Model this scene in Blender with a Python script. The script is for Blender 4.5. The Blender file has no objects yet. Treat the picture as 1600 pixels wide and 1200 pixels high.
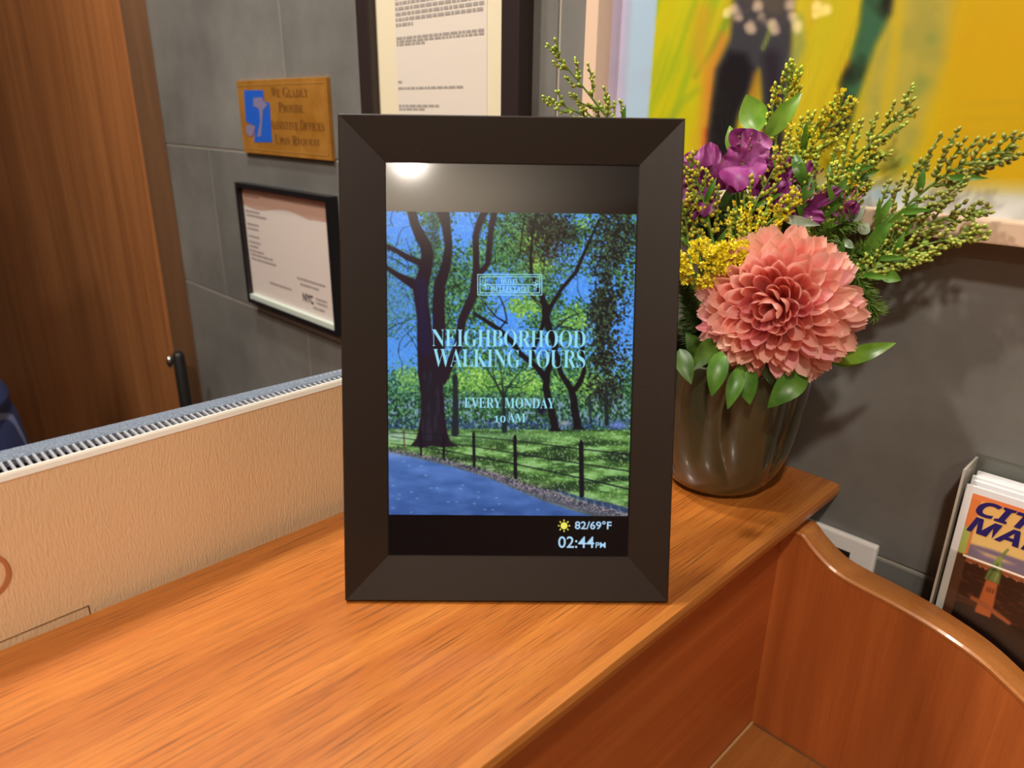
import bpy, bmesh, math, random
import numpy as np
from mathutils import Vector, Matrix

# ------------------------------------------------------------------ camera, world, lights, exposure
scene = bpy.context.scene
COL = scene.collection
CAM = Vector((0, 0, 0.2629))
CR = Vector((0.70144302, 0.7125951, 0.01363473))
CU = Vector((-0.25662108, 0.23466518, 0.93759153))
CF = Vector((-0.66492353, 0.661166, -0.34747118))
FPX = 1133.918

cd = bpy.data.cameras.new('camera')
cam = bpy.data.objects.new('camera', cd)
COL.objects.link(cam)
cd.sensor_width = 36
cd.lens = FPX / 1600 * 36
cd.clip_start = 0.01
cd.dof.use_dof = True
cd.dof.focus_distance = 0.50
cd.dof.aperture_fstop = 8.5
M = Matrix((CR, CU, -CF)).transposed().to_4x4()
M.translation = CAM
cam.matrix_world = M
scene.camera = cam

scene.view_settings.view_transform = 'Standard'
scene.view_settings.look = 'None'
scene.view_settings.gamma = 1
scene.view_settings.use_curve_mapping = False
scene.view_settings.exposure = 0.0

world = bpy.data.worlds.new('world')
scene.world = world
world.use_nodes = True
world.node_tree.nodes['Background'].inputs[0].default_value = (1.0, 0.86, 0.72, 1)
world.node_tree.nodes['Background'].inputs[1].default_value = 0.12


def area_light(name, loc, target, size, power, color, shape='DISK'):
    l = bpy.data.lights.new(name, 'AREA')
    l.shape = shape
    l.size = size
    l.energy = power
    l.color = color
    o = bpy.data.objects.new(name, l)
    o.location = loc
    d = Vector(target) - Vector(loc)
    o.rotation_euler = d.to_track_quat('-Z', 'Y').to_euler()
    COL.objects.link(o)
    return o


WARM = (1.0, 0.90, 0.78)
area_light('downlight_desk', (-0.95, -0.42, 1.50), (-0.35, 0.45, 0.0), 0.10, 16, WARM)
area_light('downlight_lobby', (0.40, -0.68, 1.50), (-0.3, 0.25, 0.0), 0.12, 18, WARM)
area_light('downlight_room', (1.36, -1.90, 1.50), (0.6, -1.0, 0.0), 0.06, 6, WARM)
area_light('added_ceiling_fill', (1.7, -2.4, 1.05), (1.7, -2.4, 1.56), 1.2, 26, WARM)  # added, unseen fill brightening the ceiling that the screen glass mirrors
area_light('downlight_wall', (-0.85, 0.12, 1.52), (-0.80, 0.53, 0.30), 0.12, 14, (1.0, 0.97, 0.92))

# ------------------------------------------------------------------ helpers
CEIL_Z, FLOOR_Z, WALL_Y = 1.56, -1.07, 0.532
rnd = random.Random(7)


def lin(c):
    c = c / 255.0
    return c / 12.92 if c <= 0.04045 else ((c + 0.055) / 1.055) ** 2.4


def L3(c):
    return tuple(lin(v) for v in c)


def ray(px, py):
    return CF + CR * ((px - 800) / FPX) - CU * ((py - 600) / FPX)


def at(px, py, dep):
    v = ray(px, py)
    P = CAM + v * dep
    if P.y > 0.455:          # keep plants in front of the wall and the painting frame
        y = 0.455 + 0.040 * (1 - math.exp(-(P.y - 0.455) / 0.06))
        P = CAM + v * (y / v.y)
    return P


def on_plane(px, py, p0, n):
    v = ray(px, py)
    n = Vector(n)
    return CAM + v * ((Vector(p0) - CAM).dot(n) / v.dot(n))


def on_wall(px, py, y=WALL_Y):
    return on_plane(px, py, (0, y, 0), (0, 1, 0))


def proj_np(P):
    q = P - np.array(CAM)
    d = q @ np.array(CF)
    return 800 + FPX * (q @ np.array(CR)) / d, 600 - FPX * (q @ np.array(CU)) / d


def mat(name, col=(200, 200, 200), rough=0.5, metal=0.0, coat=0.0, emit=None, estr=1.0, spec=0.5, linear=None):
    m = bpy.data.materials.new(name)
    m.use_nodes = True
    b = m.node_tree.nodes['Principled BSDF']
    c = linear if linear else L3(col)
    b.inputs['Base Color'].default_value = (*c, 1)
    b.inputs['Roughness'].default_value = rough
    b.inputs['Metallic'].default_value = metal
    b.inputs['Coat Weight'].default_value = coat
    b.inputs['Coat Roughness'].default_value = 0.08
    b.inputs['Specular IOR Level'].default_value = spec
    if emit:
        b.inputs['Emission Color'].default_value = (*L3(emit), 1)
        b.inputs['Emission Strength'].default_value = estr
    return m


def nodes_of(m):
    return m.node_tree.nodes, m.node_tree.links, m.node_tree.nodes['Principled BSDF']


def add_noise(m, scale, detail=4, rough=0.6, stretch=None, coord='Object'):
    N, Lk, b = nodes_of(m)
    tc = N.new('ShaderNodeTexCoord')
    mp = N.new('ShaderNodeMapping')
    if stretch:
        mp.inputs['Scale'].default_value = stretch
    n = N.new('ShaderNodeTexNoise')
    n.inputs['Scale'].default_value = scale
    n.inputs['Detail'].default_value = detail
    n.inputs['Roughness'].default_value = rough
    Lk.new(tc.outputs[coord], mp.inputs['Vector'])
    Lk.new(mp.outputs['Vector'], n.inputs['Vector'])
    return n


def ramp(m, src, stops):
    N, Lk, b = nodes_of(m)
    r = N.new('ShaderNodeValToRGB')
    el = r.color_ramp.elements
    while len(el) < len(stops):
        el.new(0.5)
    for e, (p, c) in zip(el, stops):
        e.position = p
        e.color = (*c, 1) if len(c) == 3 else c
    Lk.new(src, r.inputs['Fac'])
    return r


def bump(m, src, strength, dist=0.001):
    N, Lk, b = nodes_of(m)
    bp = N.new('ShaderNodeBump')
    bp.inputs['Strength'].default_value = strength
    bp.inputs['Distance'].default_value = dist
    Lk.new(src, bp.inputs['Height'])
    Lk.new(bp.outputs['Normal'], b.inputs['Normal'])


def mix(m, fac, a, b2, mode='MIX'):
    N, Lk, b = nodes_of(m)
    x = N.new('ShaderNodeMix')
    x.data_type = 'RGBA'
    x.blend_type = mode
    for s, v in ((0, fac), (6, a), (7, b2)):
        if isinstance(v, bpy.types.NodeSocket):
            Lk.new(v, x.inputs[s])
        elif s == 0:
            x.inputs[0].default_value = v
        else:
            x.inputs[s].default_value = (*v, 1)
    return x.outputs[2]


def translucent(m, fac, tint=(1, 1, 1)):
    """thin petals and leaves let light through"""
    N, Lk, b = nodes_of(m)
    o = next(n_ for n_ in N if n_.type == 'OUTPUT_MATERIAL')
    t = N.new('ShaderNodeBsdfTranslucent')
    x = N.new('ShaderNodeMixShader')
    x.inputs[0].default_value = fac
    src = b.inputs['Base Color'].links
    if src:
        Lk.new(src[0].from_socket, t.inputs['Color'])
    else:
        t.inputs['Color'].default_value = b.inputs['Base Color'].default_value
    Lk.new(b.outputs[0], x.inputs[1])
    Lk.new(t.outputs[0], x.inputs[2])
    Lk.new(x.outputs[0], o.inputs['Surface'])


def wood(name, c0, c1, axis='y', rough=0.38, coat=0.35, fleck=0.55):
    """two tone veneer, long grain along axis, with short dark pores"""
    m = mat(name, rough=rough, coat=coat)
    N, Lk, b = nodes_of(m)
    b.inputs['Coat Roughness'].default_value = 0.13
    k = {'x': 0, 'y': 1, 'z': 2}[axis]

    def st(across, along):
        s = [across] * 3
        s[k] = along
        return s
    n1 = add_noise(m, 1.0, 5, 0.6, st(60, 2.6))
    n1.inputs['Distortion'].default_value = 0.6
    r1 = ramp(m, n1.outputs['Fac'], [(0.30, L3(c0)), (0.52, L3([(p + q) / 2 for p, q in zip(c0, c1)])), (0.72, L3(c1))])
    n2 = add_noise(m, 1.0, 3, 0.7, st(1200, 17))
    r2 = ramp(m, n2.outputs['Fac'], [(0.52, (0, 0, 0)), (0.64, (1, 1, 1))])
    N2 = N.new('ShaderNodeMath')
    N2.operation = 'MULTIPLY'
    N2.inputs[1].default_value = fleck
    Lk.new(r2.outputs['Color'], N2.inputs[0])
    dark = L3([v * 0.62 for v in c0])
    col = mix(m, N2.outputs[0], r1.outputs['Color'], dark)
    n3 = add_noise(m, 1.0, 2, 0.5, st(9, 0.9))
    r3 = ramp(m, n3.outputs['Fac'], [(0.35, (0.80, 0.76, 0.72)), (0.65, (1.08, 1.06, 1.04))])
    col = mix(m, 1.0, col, r3.outputs['Color'], 'MULTIPLY')
    Lk.new(col, b.inputs['Base Color'])
    bump(m, n2.outputs['Fac'], 0.22, 0.0005)
    return m


def vcol_mat(name, rough=0.6, emission=0.0, coat=0.0, spec=0.5):
    m = mat(name, rough=rough, coat=coat, spec=spec)
    N, Lk, b = nodes_of(m)
    a = N.new('ShaderNodeAttribute')
    a.attribute_name = 'Col'
    Lk.new(a.outputs['Color'], b.inputs['Base Color'])
    if emission:
        b.inputs['Base Color'].default_value = (0.01, 0.01, 0.01, 1)
        for l in list(b.inputs['Base Color'].links):
            Lk.remove(l)
        Lk.new(a.outputs['Color'], b.inputs['Emission Color'])
        b.inputs['Emission Strength'].default_value = emission
    return m


def link(name, me, parent=None, loc=None):
    o = bpy.data.objects.new(name, me)
    COL.objects.link(o)
    if parent:
        o.parent = parent
    if loc is not None:
        o.location = loc
    return o


def tag(o, label=None, cat=None, group=None, kind=None):
    if label:
        o['label'] = label
    if cat:
        o['category'] = cat
    if group:
        o['group'] = group
    if kind:
        o['kind'] = kind
    return o


def empty(name, loc, label, cat, group=None):
    o = link(name, None, None, loc)
    o.empty_display_size = 0.02
    return tag(o, label, cat, group)


def mesh(name, verts, faces, mats=None, smooth=False, fmat=None):
    me = bpy.data.meshes.new(name)
    me.from_pydata([tuple(v) for v in verts], [], faces)
    if mats is not None:
        for m in (mats if isinstance(mats, (list, tuple)) else [mats]):
            me.materials.append(m)
    if fmat is not None:
        me.polygons.foreach_set('material_index', fmat)
    if smooth:
        me.polygons.foreach_set('use_smooth', [True] * len(me.polygons))
    me.update()
    return me


def child(name, me, parent, abs_space=True):
    """link me (world coordinates) under parent placed at a plain location"""
    if abs_space:
        off = parent.matrix_world.translation if parent.parent is None else Vector((0, 0, 0))
        off = Vector(parent.location) if parent.parent is None else Vector(parent.location) + Vector(parent.parent.location)
        me.transform(Matrix.Translation(-off))
    return link(name, me, parent)


def box_bm(bm, x0, x1, y0, y1, z0, z1, bev=0.0, seg=2):
    ret = bmesh.ops.create_cube(bm, size=1)
    vs = ret['verts']
    for v in vs:
        v.co = Vector(((x0 + x1) / 2 + v.co.x * (x1 - x0), (y0 + y1) / 2 + v.co.y * (y1 - y0), (z0 + z1) / 2 + v.co.z * (z1 - z0)))
    if bev > 0:
        es = list({e for v in vs for e in v.link_edges})
        bmesh.ops.bevel(bm, geom=es, offset=bev, segments=seg, profile=0.6, affect='EDGES')


def bm_mesh(name, bm, m, smooth=False):
    me = bpy.data.meshes.new(name)
    bmesh.ops.recalc_face_normals(bm, faces=bm.faces)
    bm.to_mesh(me)
    bm.free()
    for q in (m if isinstance(m, (list, tuple)) else [m]):
        me.materials.append(q)
    if smooth:
        me.polygons.foreach_set('use_smooth', [True] * len(me.polygons))
    return me


def box(name, b, m, bev=0.0, seg=2, smooth=False):
    bm = bmesh.new()
    box_bm(bm, *b, bev, seg)
    return bm_mesh(name, bm, m, smooth)


def prism(name, pts, a0, a1, axis, m, bev=0.0):
    """closed outline in the two other axes, extruded along axis"""
    def P(p, a):
        return {'x': (a, p[0], p[1]), 'y': (p[0], a, p[1]), 'z': (p[0], p[1], a)}[axis]
    bm = bmesh.new()
    A = [bm.verts.new(P(p, a0)) for p in pts]
    B = [bm.verts.new(P(p, a1)) for p in pts]
    n = len(pts)
    bm.faces.new(A)
    bm.faces.new(list(reversed(B)))
    for i in range(n):
        bm.faces.new((A[i], B[i], B[(i + 1) % n], A[(i + 1) % n]))
    if bev:
        bmesh.ops.recalc_face_normals(bm, faces=bm.faces)
        es = [e for e in bm.edges if e.calc_face_angle(0) > 0.6]
        bmesh.ops.bevel(bm, geom=es, offset=bev, segments=2, affect='EDGES')
    return bm_mesh(name, bm, m)


def frames_along(pts):
    T = []
    n = len(pts)
    for i in range(n):
        t = (pts[min(i + 1, n - 1)] - pts[max(i - 1, 0)])
        T.append(t.normalized() if t.length > 1e-9 else Vector((0, 0, 1)))
    ref = Vector((0, 0, 1)) if abs(T[0].z) < 0.9 else Vector((1, 0, 0))
    u = T[0].cross(ref).normalized()
    out = []
    for t in T:
        u = (u - t * u.dot(t)).normalized()
        out.append((t, u, t.cross(u)))
    return out


def tube_data(pts, rad, sides=8, V=None, F=None, caps=True):
    V = [] if V is None else V
    F = [] if F is None else F
    fr = frames_along(pts)
    b = len(V)
    for i, (p, (t, u, w)) in enumerate(zip(pts, fr)):
        r = rad[i] if isinstance(rad, (list, tuple)) else rad
        rx, ry = r if isinstance(r, tuple) else (r, r)
        for k in range(sides):
            a = 2 * math.pi * k / sides
            V.append(p + u * (rx * math.cos(a)) + w * (ry * math.sin(a)))
    for i in range(len(pts) - 1):
        for k in range(sides):
            k2 = (k + 1) % sides
            F.append((b + i * sides + k, b + i * sides + k2, b + (i + 1) * sides + k2, b + (i + 1) * sides + k))
    if caps:
        F.append(tuple(b + k for k in reversed(range(sides))))
        F.append(tuple(b + (len(pts) - 1) * sides + k for k in range(sides)))
    return V, F


def spline(pts, n):
    """Catmull-Rom through pts"""
    pts = [Vector(p) for p in pts]
    if len(pts) == 2:
        return [pts[0].lerp(pts[1], i / (n - 1)) for i in range(n)]
    out = []
    m = len(pts) - 1
    for i in range(n):
        s = i / (n - 1) * m
        k = min(int(s), m - 1)
        t = s - k
        p1, p2 = pts[k], pts[k + 1]
        p0 = pts[k - 1] if k > 0 else p1 * 2 - p2
        p3 = pts[k + 2] if k + 2 <= m else p2 * 2 - p1
        out.append(0.5 * ((2 * p1) + (p2 - p0) * t + (2 * p0 - 5 * p1 + 4 * p2 - p3) * t * t + (3 * p1 - p0 - 3 * p2 + p3) * t ** 3))
    return out


def serif(s):
    return ''.join(chr(0x1D400 + ord(k) - 65) if 'A' <= k <= 'Z' else (chr(0x1D7CE + ord(k) - 48) if '0' <= k <= '9' else k) for k in s)


def sans_bold(s):
    return ''.join(chr(0x1D5D4 + ord(k) - 65) if 'A' <= k <= 'Z' else k for k in s)


def text_data(body, offset=0.0, shear=0.0, spacing=1.0):
    c = bpy.data.curves.new('lettering', 'FONT')
    c.body = body
    c.offset = offset
    c.shear = shear
    c.space_character = spacing
    c.resolution_u = 4
    o = bpy.data.objects.new('lettering', c)
    COL.objects.link(o)
    bpy.context.view_layer.update()
    me = bpy.data.meshes.new_from_object(o.evaluated_get(bpy.context.evaluated_depsgraph_get()))
    bpy.data.objects.remove(o)
    bpy.data.curves.remove(c)
    V = np.array([v.co[:2] for v in me.vertices])
    F = [tuple(p.vertices) for p in me.polygons]
    bpy.data.meshes.remove(me)
    return V, F


def lettering(name, body, x0, y0, x1, y1, mp, m, parent, **kw):
    """fit the text into the local box and place it with mp(x, y) -> 3D"""
    V, F = text_data(body, **kw)
    lo, hi = V.min(0), V.max(0)
    W = (V - lo) / (hi - lo) * np.array([x1 - x0, y1 - y0]) + np.array([x0, y0])
    me = mesh(name, [mp(a, b) for a, b in W], F, m)
    return link(name, me, parent)


# ------------------------------------------------------------------ numpy painting of flat prints
def vnoise(H, W, cy, cx, seed, octv=1, gain=0.5):
    rs = np.random.RandomState(seed)
    out = np.zeros((H, W))
    amp, tot = 1.0, 0.0
    for o in range(octv):
        gy, gx = int(H / cy) + 3, int(W / cx) + 3
        g = rs.rand(gy, gx)
        y = np.arange(H) / cy
        x = np.arange(W) / cx
        iy, ix = y.astype(int), x.astype(int)
        fy, fx = y - iy, x - ix
        fy = (fy * fy * (3 - 2 * fy))[:, None]
        fx = (fx * fx * (3 - 2 * fx))[None, :]
        a = g[iy][:, ix] * (1 - fx) + g[iy][:, ix + 1] * fx
        b = g[iy + 1][:, ix] * (1 - fx) + g[iy + 1][:, ix + 1] * fx
        out += amp * (a * (1 - fy) + b * fy)
        tot += amp
        amp *= gain
        cy, cx = max(cy / 2, 1.0), max(cx / 2, 1.0)
    return out / tot


class Canvas:
    def __init__(s, x0, y0, x1, y1, step=1.0):
        s.x0, s.y0, s.st = x0, y0, step
        s.W, s.H = int((x1 - x0) / step) + 1, int((y1 - y0) / step) + 1
        s.X, s.Y = np.meshgrid(x0 + np.arange(s.W) * step, y0 + np.arange(s.H) * step)
        s.I = np.zeros((s.H, s.W, 3))

    def over(s, mask, col):
        mask = np.clip(mask, 0, 1)[..., None]
        s.I = s.I * (1 - mask) + np.array(col, float) * mask

    def stroke(s, pts, col, soft=0.6, amt=1.0):
        """pts: (x, y, width)"""
        D = np.full((s.H, s.W), 1e9)
        for (ax, ay, aw), (bx, by, bw) in zip(pts[:-1], pts[1:]):
            dx, dy = bx - ax, by - ay
            t = np.clip(((s.X - ax) * dx + (s.Y - ay) * dy) / (dx * dx + dy * dy + 1e-9), 0, 1)
            d = np.hypot(s.X - ax - t * dx, s.Y - ay - t * dy) - (aw + (bw - aw) * t) / 2
            D = np.minimum(D, d)
        m = np.clip(0.5 - D / (2 * soft), 0, 1) * amt
        s.over(m, col)
        return m

    def poly(s, pts, col, soft=0.8, amt=1.0):
        ins = np.zeros((s.H, s.W), bool)
        D = np.full((s.H, s.W), 1e9)
        n = len(pts)
        for i in range(n):
            (ax, ay), (bx, by) = pts[i], pts[(i + 1) % n]
            if ay != by:
                c = ((ay > s.Y) != (by > s.Y)) & (s.X < (bx - ax) * (s.Y - ay) / (by - ay) + ax)
                ins ^= c
            dx, dy = bx - ax, by - ay
            t = np.clip(((s.X - ax) * dx + (s.Y - ay) * dy) / (dx * dx + dy * dy + 1e-9), 0, 1)
            D = np.minimum(D, np.hypot(s.X - ax - t * dx, s.Y - ay - t * dy))
        sd = np.where(ins, -D, D)
        m = np.clip(0.5 - sd / (2 * soft), 0, 1) * amt
        s.over(m, col)
        return m

    def sample(s, x, y):
        fx = np.clip((x - s.x0) / s.st, 0, s.W - 1.001)
        fy = np.clip((y - s.y0) / s.st, 0, s.H - 1.001)
        ix, iy = fx.astype(int), fy.astype(int)
        ax, ay = (fx - ix)[..., None], (fy - iy)[..., None]
        I = s.I
        return (I[iy, ix] * (1 - ax) + I[iy, ix + 1] * ax) * (1 - ay) + (I[iy + 1, ix] * (1 - ax) + I[iy + 1, ix + 1] * ax) * ay


def print_mesh(name, P, rgb, m):
    """grid mesh P[h, w, 3] with colours rgb 0..255"""
    H, W = P.shape[:2]
    idx = np.arange(H * W).reshape(H, W)
    F = np.stack([idx[:-1, :-1], idx[1:, :-1], idx[1:, 1:], idx[:-1, 1:]], -1).reshape(-1, 4)
    me = bpy.data.meshes.new(name)
    me.vertices.add(H * W)
    me.vertices.foreach_set('co', P.reshape(-1).astype(np.float32))
    me.loops.add(F.size)
    me.polygons.add(len(F))
    me.loops.foreach_set('vertex_index', F.reshape(-1).astype(np.int32))
    me.polygons.foreach_set('loop_start', (np.arange(len(F)) * 4).astype(np.int32))
    me.update(calc_edges=True)
    c = np.clip(rgb.reshape(-1, 3) / 255.0, 0, 1)
    c = np.where(c <= 0.04045, c / 12.92, ((c + 0.055) / 1.055) ** 2.4)
    at_ = me.color_attributes.new('Col', 'FLOAT_COLOR', 'POINT')
    at_.data.foreach_set('color', np.concatenate([c, np.ones((len(c), 1))], 1).reshape(-1).astype(np.float32))
    me.materials.append(m)
    return me


# ------------------------------------------------------------------ materials
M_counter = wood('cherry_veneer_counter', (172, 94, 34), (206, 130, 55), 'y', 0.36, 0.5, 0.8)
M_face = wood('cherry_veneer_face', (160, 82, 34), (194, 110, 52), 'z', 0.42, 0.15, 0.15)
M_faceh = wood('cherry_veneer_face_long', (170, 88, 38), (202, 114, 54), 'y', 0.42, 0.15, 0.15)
M_cap = wood('cherry_edge_band', (188, 114, 52), (216, 146, 76), 'x', 0.38, 0.2, 0.3)
M_panel = wood('brown_wall_panel', (170, 106, 58), (204, 138, 82), 'z', 0.5, 0.05, 0.12)
M_jamb = wood('shade_toned_return', (110, 78, 50), (136, 96, 62), 'z', 0.55, 0.0, 0.1)  # darker wood tone puts shade into the colour of the side return
M_black = mat('black_plastic', (26, 25, 25), 0.45)
M_bezel = mat('dark_brown_satin_frame', (37, 26, 18), 0.5, spec=0.35)
M_grout = mat('grey_grout', (168, 162, 152), 0.9)
M_floor = mat('dark_floor_stone', (70, 62, 55), 0.5)
M_ceil = mat('ceiling_paint', (215, 205, 190), 0.9)
M_lobby = mat('lobby_wall_paint', (150, 128, 108), 0.9)
M_beige = mat('textured_beige_plastic', (242, 208, 164), 0.42)
M_rim = mat('cream_rim_plastic', (255, 250, 238), 0.4)
M_top = mat('blue_grey_speckled_plastic', (120, 132, 150), 0.55)
M_slat = mat('pale_grey_slat', (158, 160, 168), 0.5)
M_white = mat('white_plastic', (240, 238, 234), 0.35)
M_silver = mat('silver_metal', (200, 200, 205), 0.25, 1.0)

M_tile = mat('grey_slate_tile', (120, 118, 112), 0.5)
N, Lk, b = nodes_of(M_tile)
oi = N.new('ShaderNodeObjectInfo')
n = add_noise(M_tile, 5.0, 6, 0.62)
r = ramp(M_tile, n.outputs['Fac'], [(0.3, L3((97, 97, 94))), (0.7, L3((132, 132, 128)))])
rr = ramp(M_tile, oi.outputs['Random'], [(0.0, (0.88, 0.88, 0.88)), (1.0, (1.06, 1.05, 1.04))])
Lk.new(mix(M_tile, 1.0, r.outputs['Color'], rr.outputs['Color'], 'MULTIPLY'), b.inputs['Base Color'])
bump(M_tile, n.outputs['Fac'], 0.15, 0.002)

N, Lk, b = nodes_of(M_top)
n = add_noise(M_top, 1400, 2, 0.6)
r = ramp(M_top, n.outputs['Fac'], [(0.35, L3((60, 70, 86))), (0.65, L3((140, 154, 172)))])
Lk.new(r.outputs['Color'], b.inputs['Base Color'])

N, Lk, b = nodes_of(M_beige)
n = add_noise(M_beige, 1.0, 1, 0.5, (200, 1000, 230))
bump(M_beige, n.outputs['Fac'], 0.6, 0.0008)

N, Lk, b = nodes_of(M_bezel)
n = add_noise(M_bezel, 900, 1, 0.5)
r = ramp(M_bezel, n.outputs['Fac'], [(0.72, L3((37, 26, 18))), (0.80, L3((70, 62, 54)))])
Lk.new(r.outputs['Color'], b.inputs['Base Color'])


# ------------------------------------------------------------------ the room
def structure(name, me):
    return tag(link(name, me), kind='structure')


RX0, RX1, RY0 = -4.2, 2.6, -3.2
structure('floor', box('floor', (RX0, RX1, RY0, 0.62, FLOOR_Z - 0.05, FLOOR_Z), M_floor))
structure('ceiling', box('ceiling', (RX0, RX1, RY0, 0.62, CEIL_Z, CEIL_Z + 0.05), M_ceil))
structure('wall_left', box('wall_left', (RX0 - 0.05, RX0, RY0, 0.62, FLOOR_Z, CEIL_Z), M_lobby))
structure('wall_right', box('wall_right', (RX1, RX1 + 0.05, RY0, 0.62, FLOOR_Z, CEIL_Z), M_lobby))
structure('wall_front', box('wall_front', (RX0, RX1, RY0 - 0.05, RY0, FLOOR_Z, CEIL_Z), M_lobby))
wb = structure('wall_back', box('wall_back', (RX0, RX1, WALL_Y + 0.0015, 0.62, FLOOR_Z, CEIL_Z), M_grout))
tw, th, g = 0.502, 0.2525, 0.0032
tile_me = box('tile', (g / 2, tw - g / 2, 0, 0.004, g / 2, th - g / 2), M_tile, 0.0006, 1)
z0 = 0.2042 - 5 * th
for r_ in range(10):
    z = z0 + r_ * th
    x_off = -0.984 if (r_ - 5) % 2 == 0 else -1.262
    k0 = int(math.floor((-1.75 - x_off) / tw))
    for k in range(k0, k0 + 9):
        x = x_off + k * tw
        if z + th > CEIL_Z:
            continue
        link('tile', tile_me, wb, (x, WALL_Y, z))

# wooden wall panel at the left, proud of the tiles, with its return coloured dark for shade
wp = empty('wood_wall_panel', (-2.05, WALL_Y, FLOOR_Z), 'tall brown wooden panel covering the wall left of the grey tiles', 'wall panel')
child('board', box('board', (-4.18, -1.447, 0.488, WALL_Y - 0.0005, FLOOR_Z, CEIL_Z - 0.002), M_panel, 0.001, 1), wp)
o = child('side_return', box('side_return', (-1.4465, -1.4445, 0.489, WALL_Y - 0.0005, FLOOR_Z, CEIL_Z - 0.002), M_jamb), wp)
o['label'] = 'side edge coloured dark as in shade'
child('stile', box('stile', (-1.580, -1.452, 0.4865, 0.488, FLOOR_Z, CEIL_Z - 0.002), M_panel, 0.0006, 1), wp)

# black rod with silver tip near the panel edge
pr = empty('black_post', (-1.375, 0.475, FLOOR_Z), 'narrow black post with silver tip standing at edge of the brown wood panel', 'post')
V, F = tube_data([Vector((-1.375, 0.475, FLOOR_Z)), Vector((-1.383, 0.475, -0.176)), Vector((-1.383, 0.475, -0.170))], [0.013, 0.011, 0.008], 16)
child('rod', mesh('rod', V, F, M_black, True), pr)
V, F = tube_data([Vector((-1.396, 0.462, -0.200)), Vector((-1.396, 0.462, -0.192)), Vector((-1.396, 0.462, -0.184)), Vector((-1.396, 0.462, -0.178))], [0.003, 0.006, 0.0055, 0.002], 14)
child('tip', mesh('tip', V, F, M_silver, True), pr)['label'] = 'silver tip'
V, F = tube_data([Vector((-1.375, 0.475, FLOOR_Z)), Vector((-1.375, 0.475, FLOOR_Z + 0.006)), Vector((-1.375, 0.475, FLOOR_Z + 0.012))], [0.05, 0.05, 0.015], 20)
child('foot', mesh('foot', V, F, M_black, True), pr)

# ------------------------------------------------------------------ reception desk
desk = empty('reception_desk', (-0.29, 0.1, FLOOR_Z), 'orange cherry wood reception desk with raised ledge and curved end panel', 'desk')
Y0, Y1 = -1.3, 0.5315
prof = [(-0.400, -0.0205), (-0.4005, -0.0015), (-0.3990, 0.0), (-0.1785, 0.0), (-0.1752, -0.0012), (-0.1740, -0.0045), (-0.1748, -0.0095), (-0.1790, -0.0150), (-0.186, -0.0175), (-0.196, -0.0205)]
XE = -0.1815
child('ledge', prism('ledge', prof[:3] + [(XE, 0.0), (XE, -0.0160), (-0.186, -0.0175), (-0.196, -0.0205)], Y0, Y1, 'y', M_counter), desk)
M_edge = wood('light_ledge_edging', (196, 118, 48), (220, 146, 66), 'y', 0.4, 0.4, 0.4)
child('front_edging', prism('front_edging', [(XE + 0.0001, -0.0158), (XE + 0.0001, 0.0), (-0.1782, 0.0), (-0.1752, -0.0012), (-0.1740, -0.0045), (-0.1748, -0.0095), (-0.1785, -0.0145)], Y0, Y1, 'y', M_edge), desk)['label'] = 'lighter front edging'
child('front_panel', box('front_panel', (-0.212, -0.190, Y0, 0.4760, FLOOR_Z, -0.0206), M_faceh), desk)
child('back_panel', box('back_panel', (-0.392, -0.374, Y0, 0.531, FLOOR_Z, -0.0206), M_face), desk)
lower_me = box('lower_shelf', (-0.1895, 0.34, Y0, 0.4755, -0.236, -0.2085), wood('brown_lower_shelf', (150, 92, 40), (172, 110, 52), 'y', 0.4, 0.2, 0.2), 0.001)
child('lower_shelf', lower_me, desk)
child('joint_bead', box('joint_bead', (-0.1896, -0.1878, Y0, 0.4755, -0.2086, -0.2072), mat('pale_joint_filler', (190, 150, 100), 0.5)), desk)
child('joint_bead', box('joint_bead', (-0.1878, 0.34, 0.4743, 0.4756, -0.2086, -0.2075), M_jamb), desk)
child('inner_desktop', box('inner_desktop', (-0.98, -0.3925, Y0, 0.531, -0.345, -0.32), M_counter, 0.001), desk)
child('inner_side', box('inner_side', (-0.96, -0.40, 0.505, 0.5305, FLOOR_Z, -0.346), M_face), desk)
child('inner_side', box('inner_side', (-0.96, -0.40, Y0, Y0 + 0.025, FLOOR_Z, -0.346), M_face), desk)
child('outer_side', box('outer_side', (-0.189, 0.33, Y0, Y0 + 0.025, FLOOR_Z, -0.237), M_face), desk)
curve = [(-0.2115, -0.0206), (-0.1800, -0.0207), (-0.1744, -0.0225), (-0.1663, -0.0285), (-0.1562, -0.0352), (-0.1471, -0.0392), (-0.1354, -0.0415), (-0.1179, -0.0432), (-0.0996, -0.0452),
         (-0.0807, -0.0486), (-0.0623, -0.0535), (-0.0501, -0.0580), (-0.0392, -0.0635), (-0.020, -0.0745), (0.02, -0.0985), (0.07, -0.121), (0.13, -0.139), (0.2, -0.150), (0.30, -0.156), (0.345, -0.158)]
curve[2:5] = [(-0.1744, -0.0215), (-0.1663, -0.0282), (-0.1562, -0.0350)]
cs = [(p.x, p.y) for p in spline([(x, z, 0) for x, z in curve], 70)]
PT = 0.0033
child('end_panel', prism('end_panel', [(x, z - PT) for x, z in cs] + [(0.345, FLOOR_Z), (-0.2115, FLOOR_Z)], 0.4760, 0.4985, 'y', M_face), desk)
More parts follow.
